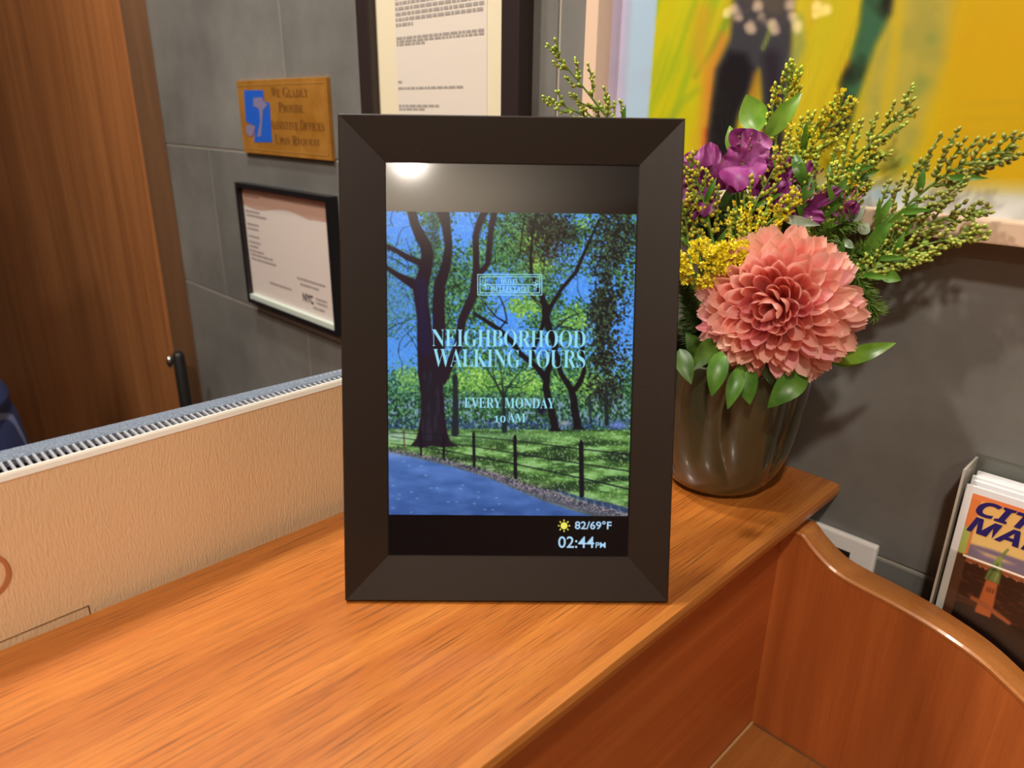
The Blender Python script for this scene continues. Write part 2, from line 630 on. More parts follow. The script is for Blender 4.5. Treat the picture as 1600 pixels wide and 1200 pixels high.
# edge band that follows the curve
capV, capF = [], []
ring_ = [(0.4755, -PT), (0.4750, -0.0012), (0.4764, 0.0002), (0.4872, 0.0006), (0.4981, 0.0002), (0.4995, -0.0012), (0.4990, -PT)]
nr = len(ring_)
for i, (x, z) in enumerate(cs):
    a_, b_ = cs[max(i - 1, 0)], cs[min(i + 1, len(cs) - 1)]
    tx, tz = b_[0] - a_[0], b_[1] - a_[1]
    l_ = math.hypot(tx, tz)
    nx, nz = -tz / l_, tx / l_
    for (y, h_) in ring_:
        capV.append((x + nx * h_, y, z + nz * h_))
for i in range(len(cs) - 1):
    for k in range(nr):
        k2 = (k + 1) % nr
        capF.append((i * nr + k, (i + 1) * nr + k, (i + 1) * nr + k2, i * nr + k2))
capF += [tuple(range(nr)), tuple((len(cs) - 1) * nr + k for k in reversed(range(nr)))]
child('edge_band', mesh('edge_band', capV, capF, M_cap), desk)['label'] = 'lighter curved edge band'

# ------------------------------------------------------------------ digital photo frame
TILT = math.radians(14)
fa = on_plane(539, 939, (0, 0, 0.0016), (0, 0, 1))
fb = on_plane(1044, 941.5, (0, 0, 0.0016), (0, 0, 1))
fw = (fb - fa).normalized()
FW, FH = (fb - fa).length, 0.2690
fback = Vector((-fw.y, fw.x, 0))
fup = fback * math.sin(TILT) + Vector((0, 0, math.cos(TILT)))
fn = fw.cross(fup)
if fn.dot(CF) > 0:
    fn = -fn
FM = Matrix((fw, fup, fw.cross(fup))).transposed().to_4x4()
FM.translation = fa
SGN = 1 if fw.cross(fup).dot(CF) < 0 else -1
frame = link('digital_photo_frame', None)
frame.matrix_world = FM
tag(frame, 'dark brown digital photo frame showing a park scene, standing tilted on the orange counter', 'photo frame')
DEP = 0.006       # recess of the screen behind the front edge


def scr(px, py, lift=0.0):
    """photo pixel -> frame-local x, y on the screen plane"""
    P = on_plane(px, py, fa - fn * (DEP - lift), fn) - fa
    return P.dot(fw), P.dot(fup)


def FL(x, y, lift=0.0):
    return Vector((x, y, (-DEP + lift) * SGN))


x0s, y1s = 0.0240, 0.2452
x1s, y0s = 0.1622, 0.0250
# four mitred bezel rails
TH = 0.0065
outer = [(0, 0), (FW, 0), (FW, FH), (0, FH)]
inner = [(x0s, y0s), (x1s, y0s), (x1s, y1s), (x0s, y1s)]
for i in range(4):
    j = (i + 1) % 4
    o1, o2, i1, i2 = outer[i], outer[j], inner[i], inner[j]

    def lerp2(p, q, t):
        return (p[0] + (q[0] - p[0]) * t, p[1] + (q[1] - p[1]) * t)
    e = 0.03
    oo1, oo2 = lerp2(o1, i1, e), lerp2(o2, i2, e)
    vs = [(*o1, -TH), (*o2, -TH), (*o2, -0.0006), (*o1, -0.0006), (*oo1, 0), (*oo2, 0), (*i1, -DEP + 0.0008), (*i2, -DEP + 0.0008), (*i1, -TH - 0.001), (*i2, -TH - 0.001)]
    fs = [(0, 1, 2, 3), (3, 2, 5, 4), (4, 5, 7, 6), (6, 7, 9, 8), (8, 9, 1, 0), (0, 3, 4, 6, 8), (1, 9, 7, 5, 2)]
    me = mesh('bezel_rail', [(v[0], v[1], v[2] * SGN) for v in vs], fs, M_bezel)
    link('bezel_rail', me, frame)
# black gap, screen glass and housing
link('inner_lip', box('inner_lip', (x0s - 0.002, x1s + 0.002, y0s - 0.002, y1s + 0.002, -0.0085, -DEP - 0.0004), M_black), frame)
link('housing', box('housing', (0.012, FW - 0.012, 0.014, FH - 0.012, -0.024, -0.0086), M_black, 0.002), frame)
# stand leg: from housing back down to the counter
leg_top = Vector((FW / 2, 0.15, -0.024))
bmv = []
ft_local = FM.inverted() @ Vector((fa + fw * FW / 2 + fback * 0.098 + Vector((0, 0, 0.0)) - Vector((0, 0, 0.0016 - 0.0004))))
ft_local.x = FW / 2
V, F = tube_data([leg_top, leg_top.lerp(ft_local, 0.5), ft_local], [(0.006, 0.002), (0.008, 0.002), (0.010, 0.002)], 8)
link('stand_leg', mesh('stand_leg', V, F, M_black), frame)

# ---- park picture, painted in numpy
cv = Canvas(598, 325, 1002, 812, 1.0)
X, Y = cv.X, cv.Y
H_, W_ = cv.H, cv.W
fine = vnoise(H_, W_, 2.6, 2.6, 1, 2, 0.6)
fine2 = vnoise(H_, W_, 3.4, 3.0, 2, 2, 0.6)
mid = vnoise(H_, W_, 11, 11, 3, 2)
big = vnoise(H_, W_, 38, 38, 4, 2)
big2 = vnoise(H_, W_, 30, 30, 5, 2)
sky = np.array([78, 150, 246.0])
cv.I[:] = sky
cv.over((fine - 0.4) * 1.4, (128, 188, 252))
cv.over(np.clip((Y - 520) / 150, 0, 1) * 0.6, (120, 176, 225))


def foliage(dens, palette, seed, scale=3.0):
    f = vnoise(H_, W_, scale, scale, seed, 2, 0.65)
    g2 = vnoise(H_, W_, scale * 0.9, scale * 0.9, seed + 50, 2, 0.8)
    m = np.clip((dens - f) * 9 + 0.5, 0, 1)
    t = np.clip((g2 - 0.25) * 2.0, 0, 0.999) * (len(palette) - 1)
    i = t.astype(int)
    fr = (t - i)[..., None]
    pal = np.array(palette, float)
    col = pal[i] * (1 - fr) + pal[i + 1] * fr
    mm = m[..., None]
    cv.I = cv.I * (1 - mm) + col * mm


def blob(x, y, rx, ry):
    return np.exp(-(((X - x) / rx) ** 2 + ((Y - y) / ry) ** 2))


# distant mid greens over the whole upper picture
d = 0.42 + 0.42 * (big - 0.3) + 0.45 * np.clip((Y - 540) / 90, 0, 1) + 0.22 * blob(700, 450, 70, 90) + 0.3 * blob(800, 360, 60, 60) + 0.2 * blob(870, 480, 80, 60)
d -= 0.55 * blob(795, 485, 30, 42) + 0.5 * blob(905, 455, 32, 22) + 0.4 * blob(730, 350, 25, 40) + 0.45 * blob(620, 350, 30, 30) + 0.3 * blob(640, 545, 40, 30) + 0.45 * blob(960, 520, 40, 60) + 0.45 * blob(850, 545, 30, 14) + .3 * blob(620, 560, 25, 25)
foliage(d, [(22, 44, 34), (48, 92, 60), (74, 128, 84), (112, 168, 96)], 11, 3.0)
# brighter yellow greens
d2 = -0.1 + 0.55 * blob(745, 400, 22, 30) + 0.75 * blob(820, 480, 40, 22) + 0.7 * blob(830, 370, 30, 26) + 0.75 * blob(905, 500, 34, 26) + 0.6 * blob(845, 420, 34, 26) + 0.62 * blob(640, 590, 40, 26) \
    + 0.7 * blob(740, 590, 46, 28) + 0.7 * blob(830, 600, 50, 34) + 0.75 * blob(925, 600, 36, 40) + 0.5 * blob(905, 345, 24, 20) + 0.45 * (big2 - 0.35)
foliage(d2, [(70, 120, 66), (104, 156, 72), (142, 192, 84), (176, 222, 128)], 23, 2.8)
# left bluish haze
cv.over(blob(618, 470, 50, 110) * 0.55 * (0.5 + fine), (86, 140, 214))
# dark leaf masses at the right and top
d3 = -0.04 + 0.62 * blob(958, 395, 48, 38) + 0.62 * blob(975, 350, 44, 34) + 0.58 * blob(870, 350, 38, 28) + 0.58 * blob(850, 385, 40, 38) + 0.60 * blob(935, 490, 20, 70) + 0.50 * blob(965, 470, 36, 40) \
    + 0.58 * blob(955, 560, 40, 60) + 0.55 * blob(940, 620, 40, 26) + 0.45 * blob(835, 340, 24, 22) + 0.35 * (mid - 0.4) + 0.3 * blob(700, 420, 30, 60)
foliage(d3, [(14, 20, 26), (28, 34, 34), (50, 54, 46), (84, 116, 80)], 37, 3.2)
cv.over(blob(850, 385, 42, 40) * np.clip((fine2 - 0.42) * 5, 0, 1) * 0.75, (58, 34, 30))
# lower background band: bluish people, hedges, far trunks
band = np.clip((Y - 612) / 14, 0, 1) * np.clip((676 - Y) / 4, 0, 1)
cv.over(band * np.clip((vnoise(H_, W_, 3, 2.2, 61, 2) - 0.46) * 5, 0, 1) * 0.8, (26, 48, 40))
cv.over(band * np.clip((vnoise(H_, W_, 4, 3, 62, 2) - 0.55) * 6, 0, 1) * 0.8, (140, 170, 205))
cv.over(np.clip((Y - 652) / 6, 0, 1) * np.clip((673 - Y) / 3, 0, 1) * np.clip((vnoise(H_, W_, 3, 2, 63, 2) - 0.45) * 5, 0, 1) * 0.85, (40, 62, 120))
cv.over(blob(965, 664, 16, 5) * np.clip(fine * 2, 0, 1), (120, 140, 220))
cv.over(blob(882, 661, 9, 4), (150, 160, 170))
# thin dark twigs
rs = np.random.RandomState(5)
for k in range(60):
    x, y = rs.uniform(606, 990), rs.uniform(335, 600)
    a = rs.uniform(-2.6, -0.5)
    pts = [(x, y, 1.6)]
    for q in range(4):
        a += rs.uniform(-0.5, 0.5)
        x += math.cos(a) * rs.uniform(8, 16)
        y += math.sin(a) * rs.uniform(8, 16)
        pts.append((x, y, 1.5 - 0.3 * q))
    cv.stroke(pts, (24, 40, 42), 0.7, 0.7)
# lawn
lawn = Y > 671 + (X - 800) * 0.004
gn = vnoise(H_, W_, 2.4, 9, 71, 2)
gb = vnoise(H_, W_, 8, 46, 72, 2)
cv.over(lawn * 1.0, (52, 84, 44))
cv.over(lawn * np.clip((gb - 0.44) * 5, 0, 1) * 0.85, (104, 150, 74))
cv.over(lawn * np.clip((gb * 0.6 + gn * 0.4 - 0.56) * 9, 0, 1) * 0.8, (150, 196, 128))
cv.over(lawn * np.clip((0.42 - gb) * 6, 0, 1) * 0.8, (28, 48, 36))
cv.over(lawn * np.clip((vnoise(H_, W_, 2, 2, 73, 2) - 0.64) * 10, 0, 1) * 0.7, (178, 206, 140))
cv.over(blob(760, 682, 120, 7) * 0.6, (150, 200, 130))
cv.over(blob(620, 682, 26, 8) * 0.7, (190, 220, 200))
# path
pathp = [(598, 704), (609, 706), (659, 717), (705, 728), (766, 747), (818, 769), (851, 783), (892, 796), (940, 810), (1002, 830), (1002, 900), (598, 900)]
litter = [(598, 701), (609, 702), (660, 711), (710, 721), (770, 738), (824, 757), (865, 768), (905, 781), (980, 798), (1002, 806)] + [p for p in reversed(pathp[:10])]
mp_ = cv.poly(pathp, (66, 98, 160))
cv.I += mp_[..., None] * ((vnoise(H_, W_, 10, 30, 81, 3) - 0.5) * 46)[..., None] * np.array([0.8, 0.9, 1.1])
cv.I += mp_[..., None] * np.clip(1 - (Y - 705) / 95, 0, 1)[..., None] * np.array([22, 26, 30])
cv.over(mp_ * blob(628, 708, 34, 7) * 0.7, (140, 160, 205))
cv.poly(litter, (84, 84, 104), 2.0, 0.9)
ml = cv.poly(litter, (84, 84, 104), 2.5, 0.0)
ln = vnoise(H_, W_, 1.6, 2.2, 82, 2)
near = np.clip((X - 640) / 200, 0.2, 1)
msk = np.zeros_like(X)
for (ax, ay), (bx, by) in zip(litter[:9], litter[1:10]):
    dx, dy = bx - ax, by - ay
    t = np.clip(((X - ax) * dx + (Y - ay) * dy) / (dx * dx + dy * dy), 0, 1)
    msk = np.maximum(msk, np.exp(-(np.hypot(X - ax - t * dx, Y - ay - t * dy - 3.5 * near) / (3 + 7 * near)) ** 2))
cv.over(msk * np.clip((ln - 0.52) * 8, 0, 1) * 0.9, (168, 150, 158))
cv.over(msk * np.clip((0.4 - ln) * 8, 0, 1) * 0.7, (44, 40, 52))
for k in range(46):
    x, y = rs.uniform(610, 900), rs.uniform(712, 803)
    if y > 706 + (x - 609) * 0.33 + 4:
        cv.stroke([(x - 1.2, y, 1.4), (x + 2.2, y + rs.uniform(-1, 1), 1.0)], (142, 176, 222), 0.7, 0.8)
# stone curb at the lower right
cv.stroke([(868, 766, 3), (905, 778, 5), (945, 788, 7), (985, 799, 8)], (46, 66, 104), 1.2, 0.9)
for k in range(8):
    x = 876 + k * 13
    cv.stroke([(x, 768 + k * 3.6, 1), (x + 2, 776 + k * 3.6, 1)], (150, 180, 215), 0.7, 0.7)
# trees
BK = (30, 24, 34)
cv.stroke([(711, 588, 8), (712, 640, 9), (711, 676, 12)], (34, 42, 48), 1.0)
cv.stroke([(787, 614, 4), (788, 650, 6), (788, 672, 9)], (28, 44, 48), 0.8)
for br in ([(787, 622, 4), (776, 600, 2.5), (762, 578, 2), (748, 560, 1)], [(787, 616, 3), (800, 596, 2), (818, 574, 1.4)], [(786, 612, 3), (784, 590, 1.8), (779, 560, 1)], [(788, 604, 2), (812, 606, 1.4), (836, 590, 1)], [(783, 600, 2), (766, 606, 1.4), (752, 600, 1)],
           [(788, 630, 2), (806, 618, 1.4), (820, 612, 1)], [(776, 600, 2), (770, 582, 1.2), (772, 566, 1)]):
    cv.stroke(br, (26, 42, 40), 0.8)
cv.stroke([(948, 600, 3), (947, 630, 5), (948, 662, 7)], (30, 40, 44), 1.0)
cv.stroke([(921, 620, 3), (923, 660, 4)], (34, 50, 54), 1.0)
# dark mid-left foliage between limbs
cv.over(blob(676, 360, 10, 60) * np.clip(fine * 1.4, 0, 1) * 0.8, (40, 54, 52))
for br in (
    [(604, 385, 8), (620, 392, 7), (636, 402, 9), (660, 412, 11)],
    [(604, 418, 6), (618, 428, 8), (634, 437, 12), (652, 447, 17)],
    [(643, 330, 14), (648, 350, 14), (657, 370, 17), (666, 386, 18), (668, 400, 19), (665, 420, 20), (657, 450, 24), (659, 475, 21), (662, 495, 21), (665, 545, 26), (669, 582, 32), (676, 620, 36), (676, 672, 39)],
    [(692, 330, 21), (697, 352, 14), (701, 385, 12), (697, 415, 15), (687, 445, 18), (685, 482, 19), (686, 512, 20), (686, 545, 18), (682, 590, 22), (682, 620, 22)],
    [(757, 331, 12), (748, 350, 10), (743, 370, 10), (744, 400, 10), (744, 425, 11), (740, 460, 14), (730, 482, 14), (722, 500, 13), (716, 540, 13), (702, 572, 13), (690, 592, 18)],
    [(773, 331, 10), (768, 352, 9), (765, 380, 9), (762, 412, 8), (748, 430, 9), (742, 445, 10)],
):
    cv.stroke(br, (38, 24, 40), 0.9)
cv.poly([(656, 655), (696, 655), (699, 676), (703, 688), (712, 697), (690, 699), (676, 696), (660, 699), (641, 697), (650, 686), (654, 672)], (38, 24, 40), 1.0)
# bluish sheen on the lower left limb and bark streaks (printed bark colour)
bark = vnoise(H_, W_, 24, 3, 91, 2)
tr = cv.stroke([(657, 440, 16), (661, 495, 16), (664, 545, 20)], (34, 30, 84), 5, 0.45)
cv.stroke([(672, 590, 26), (676, 680, 32)], (34, 30, 42), 3, 0.8)
cv.over((np.abs(X - 676) < 17) * (Y > 580) * (Y < 690) * np.clip((bark - 0.55) * 5, 0, 1) * 0.4, (62, 62, 84))
for br in (
    [(742, 490, 4), (760, 502, 6), (780, 515, 7), (802, 536, 8), (812, 552, 8), (822, 560, 8), (840, 575, 9), (853, 592, 11)],
    [(936, 343, 3), (925, 368, 4), (912, 397, 5), (900, 425, 6), (877, 452, 6), (862, 477, 7), (855, 488, 11)],
    [(832, 370, 3), (829, 400, 4), (830, 425, 5), (840, 450, 6), (847, 463, 8), (852, 480, 11), (853, 497, 12), (860, 520, 10), (868, 540, 10), (864, 558, 9), (855, 584, 10), (853, 606, 11), (858, 630, 11), (863, 648, 11), (866, 664, 12)],
    [(850, 500, 7), (846, 514, 6), (838, 535, 6), (832, 550, 6), (834, 558, 6)],
    [(866, 548, 8), (872, 560, 8), (873, 572, 8), (877, 585, 8), (886, 598, 9), (893, 610, 10), (896, 622, 11), (898, 640, 12), (902, 662, 12)],
    [(906, 515, 3), (911, 540, 5), (910, 560, 7), (913, 578, 7), (908, 594, 8), (899, 608, 9)],
    [(858, 520, 3), (870, 512, 2), (885, 498, 2), (904, 490, 1.5)], [(873, 510, 2), (890, 512, 2), (905, 520, 2)],
    [(780, 515, 3), (792, 500, 2), (788, 480, 2), (780, 462, 1.4)], [(792, 505, 3), (775, 495, 2), (752, 468, 1.3)],
    [(820, 452, 1.5), (845, 480, 2)], [(806, 460, 1.3), (830, 462, 1.6), (848, 476, 2)],
    [(820, 335, 2), (815, 372, 2), (812, 400, 1.5)], [(838, 335, 3), (834, 350, 3), (831, 372, 3)],
):
    cv.stroke(br, (16, 16, 26), 0.8)
cv.over(blob(846, 640, 7, 10) * 1.2, (20, 26, 44))
cv.poly([(860, 655), (871, 655), (873, 668), (879, 674), (858, 674), (861, 667)], (16, 16, 26), 0.8)
cv.poly([(896, 655), (908, 655), (908, 666), (914, 671), (892, 671), (897, 666)], (16, 16, 26), 0.8)
# fence
for (xa, ya, yb, w) in ((631, 673, 703, 2.2), (657, 673, 711, 3), (693, 681, 717, 3.4), (740, 678, 728, 4.4), (804.5, 684, 746, 5.4), (908, 694, 774, 7.4)):
    cv.stroke([(xa, ya, w), (xa + 1, yb, w)], (18, 16, 30) if xa > 640 else (110, 74, 70), 0.6)
    if xa > 700:
        cv.stroke([(xa, ya - w * 0.35, w * 0.9), (xa, ya - w * 0.7, w * 0.5)], (18, 16, 30), 0.6)


def zp(x, y):
    return x / 3.636 + 590, y / 3.636 + 560


for rail, w in (([(75, 420), (545, 445), (780, 468), (1155, 515), (1425, 545)], 1.8), ([(75, 445), (370, 480), (545, 500), (780, 540), (1155, 598), (1425, 640)], 1.8), ([(75, 485), (245, 500), (545, 555), (780, 600), (1155, 680), (1425, 742)], 2.0)):
    q = [zp(*p) for p in rail]
    cv.stroke([(x, y, w * (0.55 + 0.6 * max(0, (x - 650)) / 330)) for x, y in q], (16, 20, 34), 0.6, 0.95)

nW, nH = 400, 490
pl = scr(604, 331), scr(994, 334.5), scr(608, 804), scr(981, 806)
px0, px1 = (pl[0][0] + pl[2][0]) / 2, (pl[1][0] + pl[3][0]) / 2
py1, py0 = (pl[0][1] + pl[1][1]) / 2, (pl[2][1] + pl[3][1]) / 2
gx, gy = np.meshgrid(np.linspace(px0, px1, nW), np.linspace(py1, py0, nH))
Pl = np.stack([gx, gy, np.full_like(gx, (-DEP + 0.0003) * SGN)], -1)
FMn = np.array(FM)
Pw = Pl @ FMn[:3, :3].T + FMn[:3, 3]
sx, sy = proj_np(Pw)
rgb = cv.sample(sx, sy)
rgb = 128 + (rgb - 128) * 1.08
M_screen = vcol_mat('lit_park_picture', 0.10, 0.92)
M_glass = mat('black_screen_glass', (10, 8, 15), 0.08, spec=0.9, coat=0.6)
screen = link('screen', box('screen', (x0s + 0.0004, x1s - 0.0004, y0s + 0.0004, y1s - 0.0004, -DEP - 0.0003, -DEP), M_glass), frame)
screen['label'] = 'lit screen with park picture'
pic = link('park_picture', print_mesh('park_picture', Pl, rgb, M_screen), screen)
M_cyan = mat('cyan_screen_lettering', (10, 10, 10), 0.3, emit=(150, 224, 244), estr=0.95)
M_time = mat('pale_blue_clock_digits', (10, 10, 10), 0.3, emit=(176, 214, 244), estr=0.95)
M_sun = mat('yellow_sun_symbol', (10, 10, 10), 0.3, emit=(244, 234, 96), estr=0.95)


def scr_text(name, body, bx, m, **kw):
    (ax, ay), (bx_, by) = scr(bx[0], bx[3]), scr(bx[2], bx[1])
    return lettering(name, body, ax, ay, bx_, by, lambda x, y: FL(x, y, 0.0006), m, screen, **kw)


scr_text('title_text', serif('NEIGHBORHOOD'), (675, 516.5, 915, 541), M_cyan, offset=-0.0125, spacing=0.93)
scr_text('title_text', serif('WALKING TOURS'), (677, 547, 914.5, 573), M_cyan, offset=-0.0125, spacing=0.93)
scr_text('schedule_text', serif('EVERY MONDAY'), (725.5, 622, 867, 637), M_cyan, offset=-0.006)
scr_text('schedule_text', serif('10'), (771.5, 649.5, 790, 659.5), M_cyan, offset=-0.008)
scr_text('schedule_text', serif('AM'), (793.5, 646, 821, 659.5), M_cyan, offset=-0.006)
scr_text('weather_text', '82/69\u00b0F', (898, 814, 955.5, 826.5), M_time, offset=0.012)
scr_text('clock_text', '02:44', (872, 838, 928.5, 855.5), M_time, offset=0.006)
scr_text('clock_text', 'PM', (930.5, 847, 946, 855.5), M_time, offset=0.012)
scr_text('logo_text', serif('H'), (782.3, 434.5, 788.8, 443), M_cyan, offset=-0.002)
scr_text('logo_text', serif('OTEL'), (789.5, 436.2, 810.8, 443), M_cyan, offset=-0.006)
scr_text('logo_text', serif('B'), (766.6, 446.5, 773.5, 455.6), M_cyan, offset=-0.004)
scr_text('logo_text', serif('ELLECLAIRE'), (774.2, 447.6, 829, 455.8), M_cyan, offset=0.0)
V, F = [], []


def quad_px(V, F, x0, y0, x1, y1, lift=0.0006):
    b = len(V)
    for (x, y) in ((x0, y1), (x1, y1), (x1, y0), (x0, y0)):
        V.append(FL(*scr(x, y), lift))
    F.append((b, b + 1, b + 2, b + 3))


for (a0, b0, a1, b1) in ((746, 428.5, 847, 461.5), (749.5, 432, 843.8, 458)):
    t_ = 1.1
    quad_px(V, F, a0, b0, a1, b0 + t_)
    quad_px(V, F, a0, b1 - t_, a1, b1)
    quad_px(V, F, a0, b0, a0 + t_, b1)
    quad_px(V, F, a1 - t_, b0, a1, b1)
quad_px(V, F, 764, 444.2, 831, 445.2)
for cx in (758.5, 837.5):
    for k in range(3):
        for q in range(12):
            a = q * math.pi / 6
            rr_ = (5.4, 3.2, 1.2)[k]
            sxx = 1.0
            x_, y_ = cx + rr_ * math.cos(a) * sxx, 445 + rr_ * 1.25 * math.sin(a)
            if (q + k) % 3 != 2:
                quad_px(V, F, x_ - 0.8, y_ - 0.8, x_ + 0.8, y_ + 0.8, 0.0006 + 0.00001 * q)
link('logo_border', mesh('logo_border', V, F, M_cyan), screen)
# sun symbol
V, F = [], []
c_ = [FL(*scr(881.2 + 5.4 * math.cos(a), 821 + 5.4 * math.sin(a)), 0.0006) for a in [k * math.pi / 12 for k in range(24)]]
V += c_
F.append(tuple(range(24)))
for k in range(8):
    a = k * math.pi / 4
    for_s = []
    for (r0, s0) in ((7.0, -0.9), (9.6, -0.7), (9.6, 0.7), (7.0, 0.9)):
        x_, y_ = 881.2 + r0 * math.cos(a) - s0 * math.sin(a), 821 + r0 * math.sin(a) + s0 * math.cos(a)
        V.append(FL(*scr(x_, y_), 0.0006))
    F.append(tuple(range(len(V) - 4, len(V))))
link('sun_symbol', mesh('sun_symbol', V, F, M_sun), screen)['label'] = 'yellow sun symbol'

# ------------------------------------------------------------------ computer monitor behind the ledge
mon = empty('monitor', (-0.43, 0.07, -0.32), 'beige backed computer monitor with slotted top standing behind the wood ledge', 'monitor')
MZ = 0.0933
yaw = math.radians(1.6)
MY0, MY1 = -0.26, 0.295


def mx(y, d=0.0):
    return -0.4030 - (y - 0.046) * 0.030 - d


def mon_prism(name, prof_, m, y0=MY0, y1=MY1, bev=0):
    V, F = [], []
    n = len(prof_)
    for y in (y0, y1):
        for (d, z) in prof_:
            V.append((mx(y, d), y, z))
    for k in range(n):
        k2 = (k + 1) % n
        F.append((k, k2, n + k2, n + k))
    F += [tuple(range(n - 1, -1, -1)), tuple(range(n, 2 * n))]
    bm = bmesh.new()
    bm.from_mesh(mesh('t', V, F))
    return child(name, bm_mesh(name, bm, m), mon)


mon_prism('back_cover', [(0.0, -0.28), (0.0, MZ - 0.0040), (0.0045, MZ - 0.0040), (0.0045, -0.28)], M_beige)
mon_prism('rim', [(-0.0004, MZ - 0.0039), (0.0004, MZ - 0.0012), (0.0010, MZ), (0.0018, MZ), (0.0018, MZ - 0.0039)], M_rim)['label'] = 'cream rim'
mon_prism('vent_bed', [(0.0046, -0.27), (0.0046, MZ - 0.0085), (0.0190, MZ - 0.0085), (0.0190, -0.27)], M_black)
# tapered grey top plate
V = []
for y, d0, d1 in ((MY0, 0.0270, 0.048), (0.0461, 0.0170, 0.0330), (0.2446, 0.0072, 0.0205), (MY1, 0.0055, 0.017)):
    for (dd, z) in ((d0, MZ - 0.0006), (d0 + 0.0006, MZ), (d1, MZ - 0.0006), (d1 + 0.001, MZ - 0.003), (d1 + 0.001, MZ - 0.007), (d0, MZ - 0.004)):
        V.append((mx(y, dd), y, z))
F = []
for i in range(3):
    for k in range(6):
        k2 = (k + 1) % 6
        F.append((i * 6 + k, i * 6 + k2, i * 6 + 6 + k2, i * 6 + 6 + k))
F += [tuple(range(5, -1, -1)), tuple(range(18, 24))]
bm = bmesh.new()
bm.from_mesh(mesh('t', V, F))
child('top_plate', bm_mesh('top_plate', bm, M_top), mon)['label'] = 'blue grey speckled top plate'
mon_prism('screen_panel', [(0.0192, -0.27), (0.0192, MZ - 0.0090), (0.0300, MZ - 0.0090), (0.0300, -0.27)], M_black)
sl_me = box('slat', (-0.0185, -0.0016, -0.0007, 0.0007, MZ - 0.0022, MZ - 0.0004), M_slat)
for k in range(int((MY1 - MY0 - 0.01) / 0.0037)):
    y = MY0 + 0.006 + k * 0.0037
    o = link('slat', sl_me, mon, Vector((mx(y), y, 0)) - mon.location)
M_seam = mat('seam_gap', (120, 84, 50), 0.6)
mon_prism('seam', [(-0.0003, 0.0026), (-0.0003, 0.0030), (0.0002, 0.0030), (0.0002, 0.0026)], M_seam, -0.2, 0.070)
mon_prism('seam', [(-0.0003, -0.003), (-0.0003, 0.0030), (0.0002, 0.0030), (0.0002, -0.003)], M_seam, 0.070, 0.0705)
# ring emblem
cpos = on_plane(-38, 905, (mx(0.03), 0, 0), (1, 0, 0))
V, F = [], []
NS = 48
for i in range(NS):
    a = 2 * math.pi * i / NS
    for (r_, dx) in ((0.0124, 0.0001), (0.0126, 0.0005), (0.0143, 0.0005), (0.0145, 0.0001)):
        V.append((mx(cpos.y) + dx, cpos.y + r_ * math.cos(a), cpos.z + r_ * math.sin(a)))
for i in range(NS):
    j = (i + 1) % NS
    for k in range(3):
        F.append((i * 4 + k, i * 4 + k + 1, j * 4 + k + 1, j * 4 + k))
child('ring_emblem', mesh('ring_emblem', V, F, mat('copper_emblem', (196, 132, 88), 0.35, 0.2)), mon)['label'] = 'copper ring emblem'
child('stand', box('stand', (-0.50, -0.44, 0.0, 0.09, -0.312, -0.10), M_black, 0.004), mon)
child('stand_base', box('stand_base', (-0.60, -0.41, -0.06, 0.15, -0.32, -0.312), M_black, 0.003), mon)

# ------------------------------------------------------------------ wall things
def wall_box(name, x0, x1, z0, z1, d0, d1, m, parent, bev=0.0):
    return child(name, box(name, (x0, x1, WALL_Y - d1, WALL_Y - d0, z0, z1), m, bev, 2), parent)


# brass plaque
M_brass = mat('aged_brass', (176, 122, 50), 0.35, 0.35)
n = add_noise(M_brass, 30, 3, 0.6)
N, Lk, b = nodes_of(M_brass)
Lk.new(ramp(M_brass, n.outputs['Fac'], [(0.3, L3((172, 116, 42))), (0.7, L3((196, 140, 62)))]).outputs['Color'], b.inputs['Base Color'])
M_brown_ink = mat('dark_brown_engraving', (96, 58, 22), 0.6)
M_blue = mat('blue_enamel', (30, 92, 200), 0.4)
M_fade = mat('grey_violet_enamel', (126, 118, 150), 0.5)
PX0, PX1, PZ0, PZ1 = -1.1190, -0.8685, 0.2035, 0.3050
plq = empty('brass_plaque', ((PX0 + PX1) / 2, WALL_Y, PZ0), 'brass plaque with blue hand emblem on grey tile, above the small black framed notice', 'plaque')
wall_box('plate', PX0, PX1, PZ0, PZ1, 0.0, 0.006, M_brass, plq, 0.0008)
ld = WALL_Y - 0.0064


def flat_child(name, polys, y, m, parent):
    V, F = [], []
    for p in polys:
        b = len(V)
        V += [(x, y, z) for x, z in p]
        F.append(tuple(range(b, b + len(p))))
    return child(name, mesh(name, V, F, m), parent)


def rect(x0, z0, x1, z1):
    return [(x0, z0), (x1, z0), (x1, z1), (x0, z1)]


i_ = 0.006
flat_child('border_line', [rect(PX0 + i_, PZ1 - i_ - 0.0012, PX1 - i_, PZ1 - i_), rect(PX0 + i_, PZ0 + i_, PX1 - i_, PZ0 + i_ + 0.0012), rect(PX0 + i_, PZ0 + i_, PX0 + i_ + 0.0012, PZ1 - i_), rect(PX1 - i_ - 0.0012, PZ0 + i_, PX1 - i_, PZ1 - i_)], ld, mat('bright_brass_line', (214, 160, 84), 0.3, 0.4), plq)


def pq(px, py):
    p = on_wall(px, py, ld)
    return p.x, p.z


flat_child('emblem', [[pq(381, 141), pq(384, 190), pq(399, 197), pq(397, 222), pq(425, 222), pq(421, 161), pq(412, 158), pq(411, 141)]], ld, M_blue, plq)['label'] = 'blue hand emblem'
em = plq.children[-1]
flat_child('hand_mark', [[pq(396, 153), pq(409, 152), pq(412, 158), pq(418, 164), pq(411, 172), pq(410, 190), pq(408, 213), pq(402, 214), pq(407, 190), pq(405, 170), pq(396, 166)],
                        [pq(384, 198), pq(392, 194), pq(399, 198), pq(397, 207), pq(394, 214), pq(386, 210)]], ld - 0.0003, M_fade, em if False else plq)


